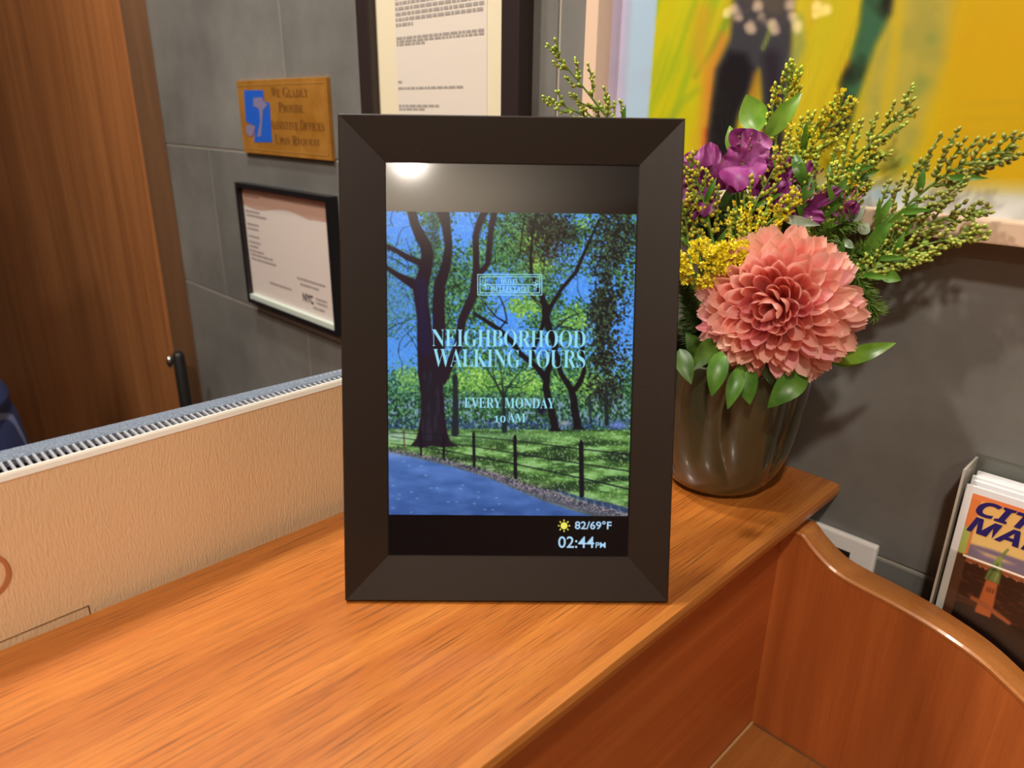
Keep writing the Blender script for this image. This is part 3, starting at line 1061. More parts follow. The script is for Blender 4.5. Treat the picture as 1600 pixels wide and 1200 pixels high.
def wall_text(name, body, px, m, parent, y, cap=None, **kw):
    a_ = on_wall(px[0], px[3], y)
    b_ = on_wall(px[2], px[1], y)
    off = parent.location
    return lettering(name, body, a_.x, a_.z, b_.x, b_.z, lambda x, z: Vector((x, y, z)) - off, m, parent, **kw)


PW = PX1 - PX0
for body, zc, xa, xb in (('WE GLADLY', 0.0835, 0.106, 0.206), ('PROVIDE', 0.0640, 0.122, 0.190), ('ASSISTIVE DEVICES', 0.0420, 0.094, 0.240), ('UPON REQUEST', 0.0215, 0.104, 0.226)):
    words = body.split(' ')
    tot = sum(len(w) + 0.4 for w in words) + 0.6 * (len(words) - 1)
    x = PX0 + xa
    u = (xb - xa) / tot
    for w in words:
        for part, wd, hh in ((w[0], 1.4, 0.0128), (w[1:], len(w) - 1, 0.0098)):
            x1 = x + wd * u
            off = plq.location
            lettering('engraved_text', serif(part), x, PZ0 + zc - 0.0055, x1 - 0.0006, PZ0 + zc - 0.0055 + hh, lambda a, z: Vector((a, ld, z)) - off, M_brown_ink, plq, offset=-0.008)
            x = x1
        x += 0.6 * u

# small framed notice
CX0, CX1, CZ0, CZ1 = -1.1432, -0.8690, -0.0340, 0.1585
nt = empty('framed_notice', ((CX0 + CX1) / 2, WALL_Y, CZ0), 'thin black framed landscape notice on white paper, hanging below the brass plaque', 'frame')


def frame_rails(x0, x1, z0, z1, w, d, m, parent, name='rail', bev=0.0006):
    for (a0, a1, b0, b1) in ((x0, x1, z1 - w, z1), (x0, x1, z0, z0 + w), (x0, x0 + w, z0 + w, z1 - w), (x1 - w, x1, z0 + w, z1 - w)):
        wall_box(name, a0, a1, b0, b1, 0.0, d, m, parent, bev)


M_fblack = mat('black_frame_gloss', (20, 20, 24), 0.3)
M_paper = mat('white_paper', (222, 212, 206), 0.35, coat=0.4)
M_pink = mat('pinkish_brown_header', (196, 160, 144), 0.45, coat=0.3)
M_ink = mat('grey_print', (150, 142, 138), 0.7)
M_inkd = mat('black_print', (50, 44, 44), 0.7)
frame_rails(CX0, CX1, CZ0, CZ1, 0.0075, 0.016, M_fblack, nt)
wall_box('paper', CX0 + 0.007, CX1 - 0.007, CZ0 + 0.007, CZ1 - 0.007, 0.0, 0.008, M_paper, nt)
wall_box('bottom_lip', CX0 + 0.0076, CX1 - 0.0076, CZ0 + 0.0076, CZ0 + 0.0150, 0.008, 0.0145, mat('pale_bevel', (200, 214, 204), 0.2), nt)
yn = WALL_Y - 0.0083
hd = [(CX0 + 0.008, CZ1 - 0.0085), (CX0 + 0.008, CZ1 - 0.036)]
wav = [(CX0 + 0.008 + t * 0.2555, CZ1 - 0.034 - 0.004 * math.sin(t * 9) * (1 if t < 0.8 else 0.4)) for t in [k / 24 for k in range(25)]]
flat_child('header_band', [[(CX0 + 0.008, CZ1 - 0.0085)] + wav + [(CX1 - 0.008, CZ1 - 0.0085)]], yn, M_pink, nt)


def greek(x0, x1, z, h, seed, m, y, parent, name='print_line', shade=None):
    """a line of print too small to read: word-length dashes"""
    rs_ = random.Random(seed)
    P_ = []
    x = x0
    while x < x1 - 0.002:
        w = rs_.uniform(0.003, 0.011)
        P_.append(rect(x, z, min(x + w, x1), z + h))
        x += w + 0.0016
    return P_


P_ = []
for k, (za, xa, xb) in enumerate(((0.044, 0.012, 0.060), (0.050, 0.014, 0.080), (0.064, 0.014, 0.052), (0.071, 0.014, 0.050), (0.083, 0.014, 0.050), (0.092, 0.014, 0.052), (0.099, 0.014, 0.046), (0.106, 0.012, 0.060), (0.112, 0.014, 0.090), (0.119, 0.016, 0.100), (0.150, 0.070, 0.140), (0.128, 0.160, 0.238), (0.136, 0.168, 0.220), (0.151, 0.210, 0.240), (0.157, 0.210, 0.240), (0.166, 0.200, 0.232))):
    P_ += greek(CX0 + xa, CX0 + xb, CZ1 - za, 0.0026, k, None, yn, None)
flat_child('print_lines', P_, yn - 0.0002, M_ink, nt)['kind'] = 'stuff'
flat_child('print_lines', greek(CX0 + 0.014, CX0 + 0.062, CZ1 - 0.021, 0.003, 77, None, yn, None), yn - 0.0002, mat('brown_print', (150, 112, 100), 0.7), nt)['kind'] = 'stuff'
off_nt = nt.location.copy()
lettering('logo_text', 'NYC', CX0 + 0.172, CZ1 - 0.160, CX0 + 0.202, CZ1 - 0.147, lambda a, z: Vector((a, yn - 0.0002, z)) - off_nt, M_inkd, nt, offset=0.03)

# tall framed document
DX0, DX1, DZ0, DZ1 = -0.7735, -0.5130, 0.205, 0.62
dc = empty('framed_document', ((DX0 + DX1) / 2, WALL_Y, DZ0), 'tall dark wood framed typed document with cream mat, behind the digital frame', 'frame')
M_dfr = mat('dark_brown_black_frame', (44, 34, 34), 0.4)
M_mat = mat('cream_mat', (228, 218, 188), 0.7)
M_doc = mat('off_white_document', (222, 214, 202), 0.6)
frame_rails(DX0, DX1, DZ0, DZ1, 0.0235, 0.020, M_dfr, dc, 'rail', 0.002)
wall_box('mat_board', DX0 + 0.022, DX1 - 0.022, DZ0 + 0.022, DZ1 - 0.022, 0.0, 0.009, M_mat, dc)
ax, bx = on_wall(630, 90).x, on_wall(772, 90).x
wall_box('document', ax, bx, DZ0 + 0.045, DZ1 - 0.045, 0.009, 0.0095, M_doc, dc)
yd = WALL_Y - 0.0098
P_ = []
def dz(py):
    return on_wall(640, py).z
zz = dz(42)
k = 0
while zz < DZ1 - 0.055:
    P_ += greek(ax + 0.002, bx - 0.004 if k else ax + 0.032, zz, 0.0030, 200 + k, None, yd, None)
    zz += 0.0052
    k += 1
for (py_, f_) in ((62, 1.0), (67, 1.0), (72, 0.36), (130, 0.05), (140, 0.80), (167, 0.50), (172, 0.33)):
    P_ += greek(ax + 0.002, ax + 0.002 + (bx - ax - 0.006) * f_, dz(py_), 0.0022, int(py_), None, yd, None)
flat_child('print_lines', P_, yd, mat('typed_grey_print', (160, 154, 148), 0.8), dc)['kind'] = 'stuff'

# ------------------------------------------------------------------ painting
AX0, AZ0 = -0.4300, 0.1950
AX1, AZ1 = 0.46, 1.02
art = empty('abstract_painting', (0.0, WALL_Y, AZ0), 'large abstract yellow painting in pale frame on grey wall above the flowers', 'painting')
M_pale = mat('pale_pinkish_frame', (232, 204, 178), 0.45)
frame_rails(AX0, AX1, AZ0, AZ1, 0.0135, 0.026, M_pale, art, 'rail', 0.0012)
PB = WALL_Y - 0.008
ca = Canvas(930, -40, 1640, 420, 2.0)
X, Y = ca.X, ca.Y
H_, W_ = ca.H, ca.W


def diag(slope, cell, seed, octv=3):
    """noise stretched along a slanted brush direction"""
    f = vnoise(900, 900, 90, cell, seed, octv)
    u_ = np.clip(((X - 930) - (Y) * slope) / 2 + 250, 0, 899).astype(int)
    v_ = np.clip((Y + 40) / 2 + 60, 0, 899).astype(int)
    return f[v_, u_]


br1 = diag(-0.35, 9, 301)
br2 = diag(-0.30, 22, 302)
blot = vnoise(H_, W_, 26, 26, 303, 3)
ca.I[:] = (222, 184, 26)
ca.over(np.clip((br1 - 0.45) * 3, 0, 1) * 0.5, (206, 190, 30))
ca.over(np.clip((diag(-0.3, 4, 305) - 0.5) * 5, 0, 1) * 0.3, (236, 206, 60))
ca.over(np.clip((diag(-0.4, 5, 306) - 0.55) * 6, 0, 1) * 0.22, (190, 150, 30))
ca.over(np.clip((X - 1380) / 120, 0, 1) * 0.8, (222, 168, 18))
ca.over(blot * np.clip((X - 1400) / 100, 0, 1) * 0.35, (232, 156, 20))
# yellow green zone
yg = np.clip((1150 - X - Y * 0.2) / 30, 0, 1)
ca.over(yg * 0.7, (212, 198, 18))
ca.over(yg * np.clip((br1 - 0.52) * 6, 0, 1) * 0.6, (150, 176, 30))
ca.over(yg * np.clip((br2 - 0.55) * 6, 0, 1) * 0.5, (228, 190, 40))
ca.stroke([(1140, 20, 8), (1128, 50, 10), (1104, 92, 7), (1086, 120, 4)], (120, 150, 40), 4, 0.8)
ca.stroke([(1100, 20, 26), (1092, 80, 24), (1112, 150, 26), (1100, 230, 36)], (226, 160, 40), 12, 0.75)
ca.stroke([(1130, 60, 16), (1116, 100, 20), (1108, 150, 18), (1108, 220, 22)], (226, 134, 50), 8, 0.8)
ca.stroke([(1040, 200, 14), (1066, 160, 10), (1090, 140, 6)], (150, 170, 40), 6, 0.6)
ca.stroke([(1104, 205, 10), (1106, 230, 16)], (214, 84, 40), 5, 0.8)
# lavender / pale blue band at the left edge
bx_ = 1027 - Y * 0.078
lav = np.clip((bx_ - X) / 3 + 0.5, 0, 1)
ca.over(lav, (188, 204, 220))
ca.over(lav * np.clip((990 - X - Y * 0.05) / 16, 0, 1), (222, 200, 228))
ca.over(lav * np.clip((blot - 0.5) * 3, 0, 1) * 0.4, (190, 190, 208))
# dark figure
ca.poly([(1150, -40), (1240, -40), (1240, 30), (1236, 110), (1224, 200), (1226, 260), (1196, 260), (1192, 170), (1186, 108), (1168, 150), (1150, 190), (1140, 230), (1120, 262), (1104, 230), (1112, 170), (1118, 110), (1140, 60)], (64, 60, 66), 6)
ca.poly([(1140, 80), (1166, 84), (1176, 108), (1170, 140), (1152, 178), (1146, 215), (1136, 250), (1114, 250), (1108, 210), (1114, 160), (1122, 110)], (22, 18, 26), 7)
ca.stroke([(1205, 90, 26), (1208, 140, 22), (1206, 230, 26)], (40, 32, 44), 8, 0.9)
ca.stroke([(1165, -20, 40), (1210, 0, 50)], (104, 84, 66), 10, 0.6)
ca.stroke([(1206, 36, 5), (1200, 56, 6), (1192, 76, 5)], (146, 150, 70), 3, 0.9)
ca.stroke([(1182, 118, 10), (1178, 150, 14), (1172, 180, 12)], (176, 110, 40), 6, 0.7)
ca.stroke([(1246, 30, 14), (1250, 70, 16), (1240, 100, 14)], (150, 156, 96), 8, 0.8)
# orange edge and green-black stroke
ca.stroke([(1330, 100, 14), (1312, 160, 16), (1304, 200, 18)], (228, 110, 36), 6, 0.75)
mg = ca.poly([(1352, -40), (1404, -40), (1396, 20), (1368, 70), (1356, 110), (1340, 150), (1330, 190), (1318, 214), (1306, 208), (1314, 160), (1312, 130), (1330, 90), (1344, 40)], (44, 64, 40), 6)
ca.over(mg * np.clip((blot - 0.48) * 5, 0, 1) * 0.7, (70, 120, 84))
ca.over(mg * np.clip((0.45 - blot) * 6, 0, 1) * 0.8, (20, 20, 22))
ca.stroke([(1304, 200, 22), (1296, 220, 16)], (26, 18, 20), 6, 0.9)
# tan-green slanted zone
mt = ca.poly([(1408, -40), (1500, -40), (1474, 100), (1432, 230), (1400, 270), (1360, 262), (1340, 200), (1362, 100), (1392, 30)], (196, 168, 70), 12, 0.9)
ca.over(mt * np.clip((blot - 0.5) * 4, 0, 1) * 0.5, (160, 150, 70))
ca.stroke([(1406, 0, 16), (1396, 100, 18), (1378, 220, 20)], (220, 180, 40), 6, 0.8)
for (x_, y_, r_) in ((1440, 130, 14), (1430, 145, 10), (1412, 250, 12), (1395, 258, 12), (1455, 60, 10)):
    ca.over(np.exp(-(((X - x_) / r_) ** 2 + ((Y - y_) / r_) ** 2)) * 0.6, (136, 150, 66))
# faint paler lines inside the golden field
for y_ in (158, 182, 206):
    ca.stroke([(1510, y_ + 4, 5), (1640, y_, 5)], (206, 160, 34), 4, 0.5)
# whitish ground strip
ys = 262 + (X - 1300) * 0.05
wm = np.clip((Y - ys) / 34, 0, 1)
ca.over(wm, (214, 202, 178))
ca.over(np.clip((Y - ys - 25) / 22, 0, 1), (226, 214, 206))
ca.over(wm * np.exp(-(((X - 1385) / 26) ** 2 + ((Y - 305) / 16) ** 2)), (178, 196, 212))
ca.over(wm * np.exp(-(((X - 1330) / 26) ** 2 + ((Y - 290) / 30) ** 2)) * 0.8, (170, 196, 200))
gxx, gzz = np.meshgrid(np.linspace(AX0 + 0.012, AX1 - 0.012, 470), np.linspace(AZ1 - 0.012, AZ0 + 0.012, 430))
Pa = np.stack([gxx, np.full_like(gxx, PB), gzz], -1)
sx, sy = proj_np(Pa)
# beyond the part the photo shows, the brushwork goes on mirrored
sx2 = np.where(sx > 1620, 3240 - sx, sx)
sy2 = np.where(sy < -30, -60 - sy, sy)
sx2 = 935 + np.abs(np.mod(sx2 - 935, 1380) - 0) if False else np.clip(sx2, 960, 1638)
sy2 = np.clip(np.abs(sy2 + 30) - 30, -38, 400)
rgbA = ca.sample(sx2, sy2) * np.array([0.95, 1.02, 1.06])
M_art = vcol_mat('painted_canvas_colours', 0.35, 0, 0.0)
child('canvas', print_mesh('canvas', Pa, rgbA, M_art), art)
M_gl = bpy.data.materials.new('picture_glazing')
M_gl.use_nodes = True
N, Lk = M_gl.node_tree.nodes, M_gl.node_tree.links
N.clear()
out = N.new('ShaderNodeOutputMaterial')
tr_ = N.new('ShaderNodeBsdfTransparent')
gl_ = N.new('ShaderNodeBsdfGlossy')
gl_.inputs['Roughness'].default_value = 0.03
lw_ = N.new('ShaderNodeLayerWeight')
pw_ = N.new('ShaderNodeMath')
pw_.operation = 'POWER'
pw_.inputs[1].default_value = 4.0
Lk.new(lw_.outputs['Facing'], pw_.inputs[0])
fr_ = N.new('ShaderNodeMath')
fr_.operation = 'MULTIPLY_ADD'
fr_.inputs[1].default_value = 0.5
fr_.inputs[2].default_value = 0.04
Lk.new(pw_.outputs[0], fr_.inputs[0])
mx_ = N.new('ShaderNodeMixShader')
Lk.new(fr_.outputs[0], mx_.inputs[0])
Lk.new(tr_.outputs[0], mx_.inputs[1])
Lk.new(gl_.outputs[0], mx_.inputs[2])
Lk.new(mx_.outputs[0], out.inputs[0])
glz = mesh('glazing', [(AX0 + 0.013, WALL_Y - 0.013, AZ0 + 0.013), (AX1 - 0.013, WALL_Y - 0.013, AZ0 + 0.013), (AX1 - 0.013, WALL_Y - 0.013, AZ1 - 0.013), (AX0 + 0.013, WALL_Y - 0.013, AZ1 - 0.013)], [(0, 1, 2, 3)], M_gl)
child('glazing', glz, art)

# ------------------------------------------------------------------ wall socket plate
sw = empty('wall_socket', (-0.18, WALL_Y, -0.108), 'white wall socket plate with black opening behind the curved desk end', 'socket')
sx1 = on_wall(1376, 852).x
wall_box('plate', sx1 - 0.074, sx1, -0.112, -0.0375, 0.0, 0.006, M_white, sw, 0.002)
p1, p2 = on_wall(1303, 849, WALL_Y - 0.006), on_wall(1328, 868, WALL_Y - 0.006)
wall_box('opening', p1.x - 0.006, p2.x, -0.100, p1.z - 0.002, 0.006, 0.0075, M_black, sw, 0.0006)
wall_box('plug', p1.x - 0.002, p2.x - 0.004, -0.098, p1.z - 0.008, 0.0075, 0.0125, mat('dark_grey_plug', (46, 44, 44), 0.5), sw, 0.001)

# ------------------------------------------------------------------ brochure holder and brochures
HX0, HX1, HY0, HY1, HZ0, HZ1 = -0.0925, -0.0125, 0.5015, WALL_Y - 0.0005, -0.150, 0.0535
hold = empty('brochure_holder', ((HX0 + HX1) / 2, WALL_Y, HZ0), 'clear acrylic brochure holder on wall behind the curved desk end', 'holder')
M_acr = bpy.data.materials.new('clear_acrylic')
M_acr.use_nodes = True
N, Lk = M_acr.node_tree.nodes, M_acr.node_tree.links
N.clear()
out = N.new('ShaderNodeOutputMaterial')
tr_ = N.new('ShaderNodeBsdfTransparent')
tr_.inputs[0].default_value = (0.93, 0.94, 0.92, 1)
gl_ = N.new('ShaderNodeBsdfGlossy')
gl_.inputs['Roughness'].default_value = 0.08
mx_ = N.new('ShaderNodeMixShader')
mx_.inputs[0].default_value = 0.035
Lk.new(tr_.outputs[0], mx_.inputs[1])
Lk.new(gl_.outputs[0], mx_.inputs[2])
Lk.new(mx_.outputs[0], out.inputs[0])
M_acr2 = mat('acrylic_edge', (186, 180, 166), 0.2)
t_ = 0.0015
child('back_plate', box('back_plate', (HX0, HX1, HY1 - t_, HY1, HZ0, HZ1 + 0.002), M_acr), hold)
child('side_plate', box('side_plate', (HX0, HX0 + t_, HY0, HY1 - t_, HZ0, HZ1), M_acr2), hold)
child('side_plate', box('side_plate', (HX1 - t_, HX1, HY0, HY1 - t_, HZ0, HZ1), M_acr2), hold)
child('floor_plate', box('floor_plate', (HX0 + t_, HX1 - t_, HY0 + t_, HY1 - t_, HZ0, HZ0 + t_), M_acr), hold)
child('front_plate', box('front_plate', (HX0 + t_, HX1 - t_, HY0, HY0 + 0.0012, HZ0, -0.004), M_acr), hold)
child('front_edge', box('front_edge', (HX0 + 0.012, HX1 - 0.012, HY0 - 0.0004, HY0 + 0.0002, -0.0052, -0.0042), mat('bright_acrylic_edge', (246, 240, 226), 0.2)), hold)

M_bro = mat('white_brochure_paper', (238, 238, 240), 0.5)
bz0 = HZ0 + t_ + 0.0002
bx0, bx1 = HX0 + 0.0035, HX1 - 0.0035
br_me = box('brochure', (0, bx1 - bx0, 0, 0.0026, 0, 0.1935), M_bro, 0.0003, 1)
for k in range(6):
    y = HY1 - t_ - 0.0034 - k * 0.0040
    if k < 5:
        o = link('brochure', br_me, None, (bx0 + 0.0006 * ((k * 7) % 3), y, bz0))
        o.scale = (1, 1, 1 + 0.006 * (((k * 5) % 4) - 1) / 3)
        tag(o, ('rearmost white brochure, against the back of the acrylic holder', 'second white brochure counted from the back of the acrylic holder', 'middle white brochure in the stack behind the sunset cover', 'white brochure two places behind the sunset cover one', 'white brochure directly behind the sunset cover one')[k], 'brochure', 'brochures behind the front one in the holder')
    else:
        yf = HY0 + 0.0028
        fb_ = empty('brochure', (bx0, yf, bz0), 'front brochure with sunset cover and navy CITY MAP lettering in acrylic holder', 'brochure')
        child('booklet', box('booklet', (bx0, bx1, yf, yf + 0.0022, bz0, bz0 + 0.1915), M_bro), fb_)
        cz1 = bz0 + 0.1915 - 0.0045
        cc = Canvas(0, 0, 75, 190, 0.5)   # millimetres, y down
        X, Y = cc.X, cc.Y
        hz = vnoise(cc.H, cc.W, 10, 40, 401, 2)
        cc.I[:] = (236, 196, 120)
        cc.over(np.clip(1 - Y / 30, 0, 1) * 0.5, (246, 178, 96))
        cc.over(np.clip((Y - 32 - 3 * hz) / 2, 0, 1) * np.clip((46 - Y) / 3, 0, 1) * 0.9, (112, 100, 132))
        cc.over(np.clip((Y - 43) / 3, 0, 1), (222, 132, 92))
        cc.over(np.clip((Y - 36) / 3, 0, 1) * np.clip((41 - Y) / 3, 0, 1) * np.clip((hz - 0.5) * 5, 0, 1), (236, 190, 130))
        skyl = 51 - 4 * vnoise(1, cc.W, 1, 3.5, 402, 2)[0]
        cc.over((Y > skyl[None, :]) * 1.0, (58, 30, 26))
        cc.over((Y > 55) * np.clip((vnoise(cc.H, cc.W, 3, 9, 403, 2) - 0.55) * 6, 0, 1) * 0.6, (120, 64, 44))
        cc.over((Y > 80) * 1.0, (30, 18, 20))
        # green robed statue on a pedestal
        sxm = 23
        cc.stroke([(sxm + 3, 30, 1.2), (sxm + 1.6, 34, 1.6), (sxm + 0.5, 38, 2)], (120, 128, 70), 0.4)
        cc.stroke([(sxm + 0.2, 38, 3.0), (sxm - 0.3, 40, 2.6)], (150, 156, 84), 0.4)
        cc.poly([(sxm - 2, 41), (sxm + 1.6, 40), (sxm + 3.2, 46), (sxm + 3.6, 56), (sxm - 4.8, 56), (sxm - 3.6, 48)], (128, 146, 80), 0.5)
        cc.stroke([(sxm, 42, 0.8), (sxm - 1.6, 49, 1), (sxm - 3, 55, 1)], (80, 104, 60), 0.4)
        cc.stroke([(sxm + 1.4, 43, 0.8), (sxm + 1.4, 49, 1), (sxm + 1, 55, 1)], (176, 184, 110), 0.4)
        cc.poly([(sxm - 3.6, 56), (sxm + 3, 56), (sxm + 4, 72), (sxm + 4, 82), (sxm - 5, 82), (sxm - 4.6, 72)], (214, 112, 64), 0.5)
        cc.stroke([(sxm - 8, 73, 3.2), (sxm, 74.5, 3.4), (sxm + 14, 80, 3)], (190, 104, 68), 0.6)
        for q in (-1.6, 0, 1.6):
            cc.stroke([(sxm + q, 61, 0.7), (sxm + q, 64, 0.7)], (110, 50, 36), 0.3)
        # orange border with pale green stretch at the left
        cc.over((X < 6.0) * 1.0, (228, 130, 70))
        cc.over((Y < 4) * 1.0, (240, 136, 78))
        cc.over((X < 4.2) * (Y > 24) * (Y < 44) * 1.0, (176, 188, 96))
        cc.over((X < 6.0) * (Y > 44) * 1.0, (96, 60, 46))
        cw, ch = (bx1 - bx0) - 0.0055, 0.182
        gx_, gz_ = np.meshgrid(np.linspace(0, 1, 150), np.linspace(0, 1, 330))
        Pc = np.stack([bx0 + 0.0045 + gx_ * cw, np.full_like(gx_, yf - 0.0002), cz1 - gz_ * ch], -1)
        child('cover_print', print_mesh('cover_print', Pc, cc.sample(gx_ * cw * 1000, gz_ * ch * 1000), vcol_mat('brochure_cover_colours', 0.3, 0, 0.2)), fb_)
        M_navy = mat('navy_lettering', (38, 30, 104), 0.4)
        off_fb = fb_.location.copy()
        yt = yf - 0.0005
        for body, pxa, xb in (('CITY', (1529, 779, 1561, 811), 0.0455), ('MAP', (1519, 809, 1560, 842), 0.0430)):
            A_ = on_wall(pxa[0], pxa[1] + 4, yt)
            z1_ = on_wall(1560, 789 if body == 'CITY' else 819, yt).z
            z0_ = z1_ - 0.0114
            xa_ = bx0 + (0.0085 if body == 'CITY' else 0.0060)
            lettering('cover_text', sans_bold(body), xa_, z0_, xa_ + xb, z1_, lambda a, z: Vector((a, yt, z)) - off_fb, M_navy, fb_, offset=0.012, shear=0.28)

# ------------------------------------------------------------------ vase
vc = on_plane(1112, 750, (0, 0, 0), (0, 0, 1))
vc = Vector((vc.x, vc.y + 0.004, 0))
vase = empty('vase', vc, 'dark olive glazed vase with ribbed sides holding the flowers on the ledge', 'vase')
M_vase = mat('olive_brown_glaze', (84, 78, 58), 0.3, coat=0.9)
n = add_noise(M_vase, 18, 3, 0.6, (1, 1, 0.3))
N, Lk, b = nodes_of(M_vase)
Lk.new(ramp(M_vase, n.outputs['Fac'], [(0.3, L3((44, 43, 27))), (0.7, L3((70, 70, 48)))]).outputs['Color'], b.inputs['Base Color'])
vp = [(0.000, 0.026), (0.002, 0.032), (0.006, 0.0372), (0.012, 0.0415), (0.022, 0.0462), (0.034, 0.0500), (0.048, 0.0530), (0.062, 0.0553), (0.078, 0.0570), (0.094, 0.0580), (0.104, 0.0585), (0.107, 0.0580), (0.1075, 0.0560), (0.104, 0.0545), (0.08, 0.0525), (0.04, 0.046), (0.012, 0.030)]
fine_p = spline([(z, r_, 0) for z, r_ in vp], 70)
NA = 144
V, F = [], []
V.append((0, 0, 0))
for (z, r_, _) in fine_p:
    for k in range(NA):
        a = 2 * math.pi * k / NA
        ph = (a * 8 / (2 * math.pi) + 1.1 * math.sin(z * 22) * 0.35 + 0.12 * math.sin(a * 3)) % 1.0
        # overlapping petal-like ribs: slow rise and sudden step
        rib = max(0.0, math.sin(math.pi * ph)) ** 0.45 - 0.75
        am = 0.0052 * min(1, max(0, (z - 0.004) / 0.03)) * (1 if r_ > 0.0535 or z < 0.1 else 0.3)
        r2 = r_ + am * rib
        V.append((r2 * math.cos(a), r2 * math.sin(a), z))
nrow = len(fine_p)
for k in range(NA):
    F.append((0, 1 + (k + 1) % NA, 1 + k))
for i in range(nrow - 1):
    for k in range(NA):
        k2 = (k + 1) % NA
        F.append((1 + i * NA + k, 1 + i * NA + k2, 1 + (i + 1) * NA + k2, 1 + (i + 1) * NA + k))
F.append(tuple(1 + (nrow - 1) * NA + k for k in range(NA)))
link('body', mesh('body', V, F, M_vase, True), vase)
VMOUTH = vc + Vector((0, 0, 0.100))


# ------------------------------------------------------------------ plants
def leaf_data(P0, P1, width, bend=0.15, face=None, fold=0.25, V=None, F=None, nl=9, tip=1.3, ripple=0.0, seed=0):
    """leaf blade from P0 to P1; face = direction its upper side looks to"""
    V = [] if V is None else V
    F = [] if F is None else F
    P0, P1 = Vector(P0), Vector(P1)
    ax = P1 - P0
    Ln = ax.length
    ax.normalize()
    face = Vector(face) if face is not None else (CAM - P0)
    face = (face - ax * face.dot(ax)).normalized()
    side = ax.cross(face)
    b = len(V)
    nw = 5
    rs_ = random.Random(seed)
    ph_ = rs_.uniform(0, 6)
    for i in range(nl + 1):
        s = i / nl
        w = width * 0.5 * (math.sin(math.pi * min(1, s ** 0.85)) ** 0.75) * (1 if s < 0.6 else 1 - (s - 0.6) * 0.35 * tip)
        w = max(w, width * 0.015)
        c = P0 + ax * (Ln * s) + face * (bend * Ln * math.sin(math.pi * s) - 0.25 * bend * Ln * s)
        for k in range(nw):
            t = (k / (nw - 1) - 0.5) * 2
            V.append(c + side * (w * t) + face * (abs(t) * fold * w + ripple * width * math.sin(s * 13 + ph_ + t * 2) * abs(t)))
    for i in range(nl):
        for k in range(nw - 1):
            q = b + i * nw + k
            F.append((q, q + 1, q + nw + 1, q + nw))
    return V, F


def leaf_mat(name, c0, c1, rough=0.35, vein=None):
    m = mat(name, c0, rough)
    N, Lk, b = nodes_of(m)
    n = add_noise(m, 90, 2, 0.5)
    r = ramp(m, n.outputs['Fac'], [(0.35, L3(c0)), (0.65, L3(c1))])
    Lk.new(r.outputs['Color'], b.inputs['Base Color'])
    translucent(m, 0.22)
    return m


M_leafb = leaf_mat('bright_green_leaf', (108, 160, 44), (142, 190, 74), 0.3)
M_leafm = leaf_mat('mid_green_leaf', (70, 120, 36), (98, 148, 52), 0.35)
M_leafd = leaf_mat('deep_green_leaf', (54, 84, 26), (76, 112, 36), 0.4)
M_leafp = leaf_mat('pale_blue_green_leaf', (150, 180, 150), (190, 212, 190), 0.3)
M_stem = mat('green_stem', (104, 136, 52), 0.5)
M_stemd = mat('olive_stem', (84, 98, 40), 0.5)
M_needle = mat('fine_green_frond', (92, 122, 44), 0.5)
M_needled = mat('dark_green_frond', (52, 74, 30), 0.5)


def stem_child(parent, pts, r0, r1, m, name='stem', n=16, sides=6):
    ps = spline(pts, n)
    V, F = tube_data(ps, [r0 + (r1 - r0) * i / (n - 1) for i in range(n)], sides)
    return child(name, mesh(name, V, F, m, True), parent)


def leaf_child(parent, P0, P1, w, m, name='leaf', **kw):
    V, F = leaf_data(P0, P1, w, **kw)
    me = mesh(name, V, F, m, True)
    return child(name, me, parent)


# bud meshes as numpy
def ico(sub=1):
    bm = bmesh.new()
    bmesh.ops.create_icosphere(bm, subdivisions=sub, radius=1)
    V = np.array([v.co[:] for v in bm.verts])
    F = np.array([[v.index for v in f.verts] for f in bm.faces])
    bm.free()
    return V, F


ICOV, ICOF = ico(2)
ICOV1, ICOF1 = ico(1)


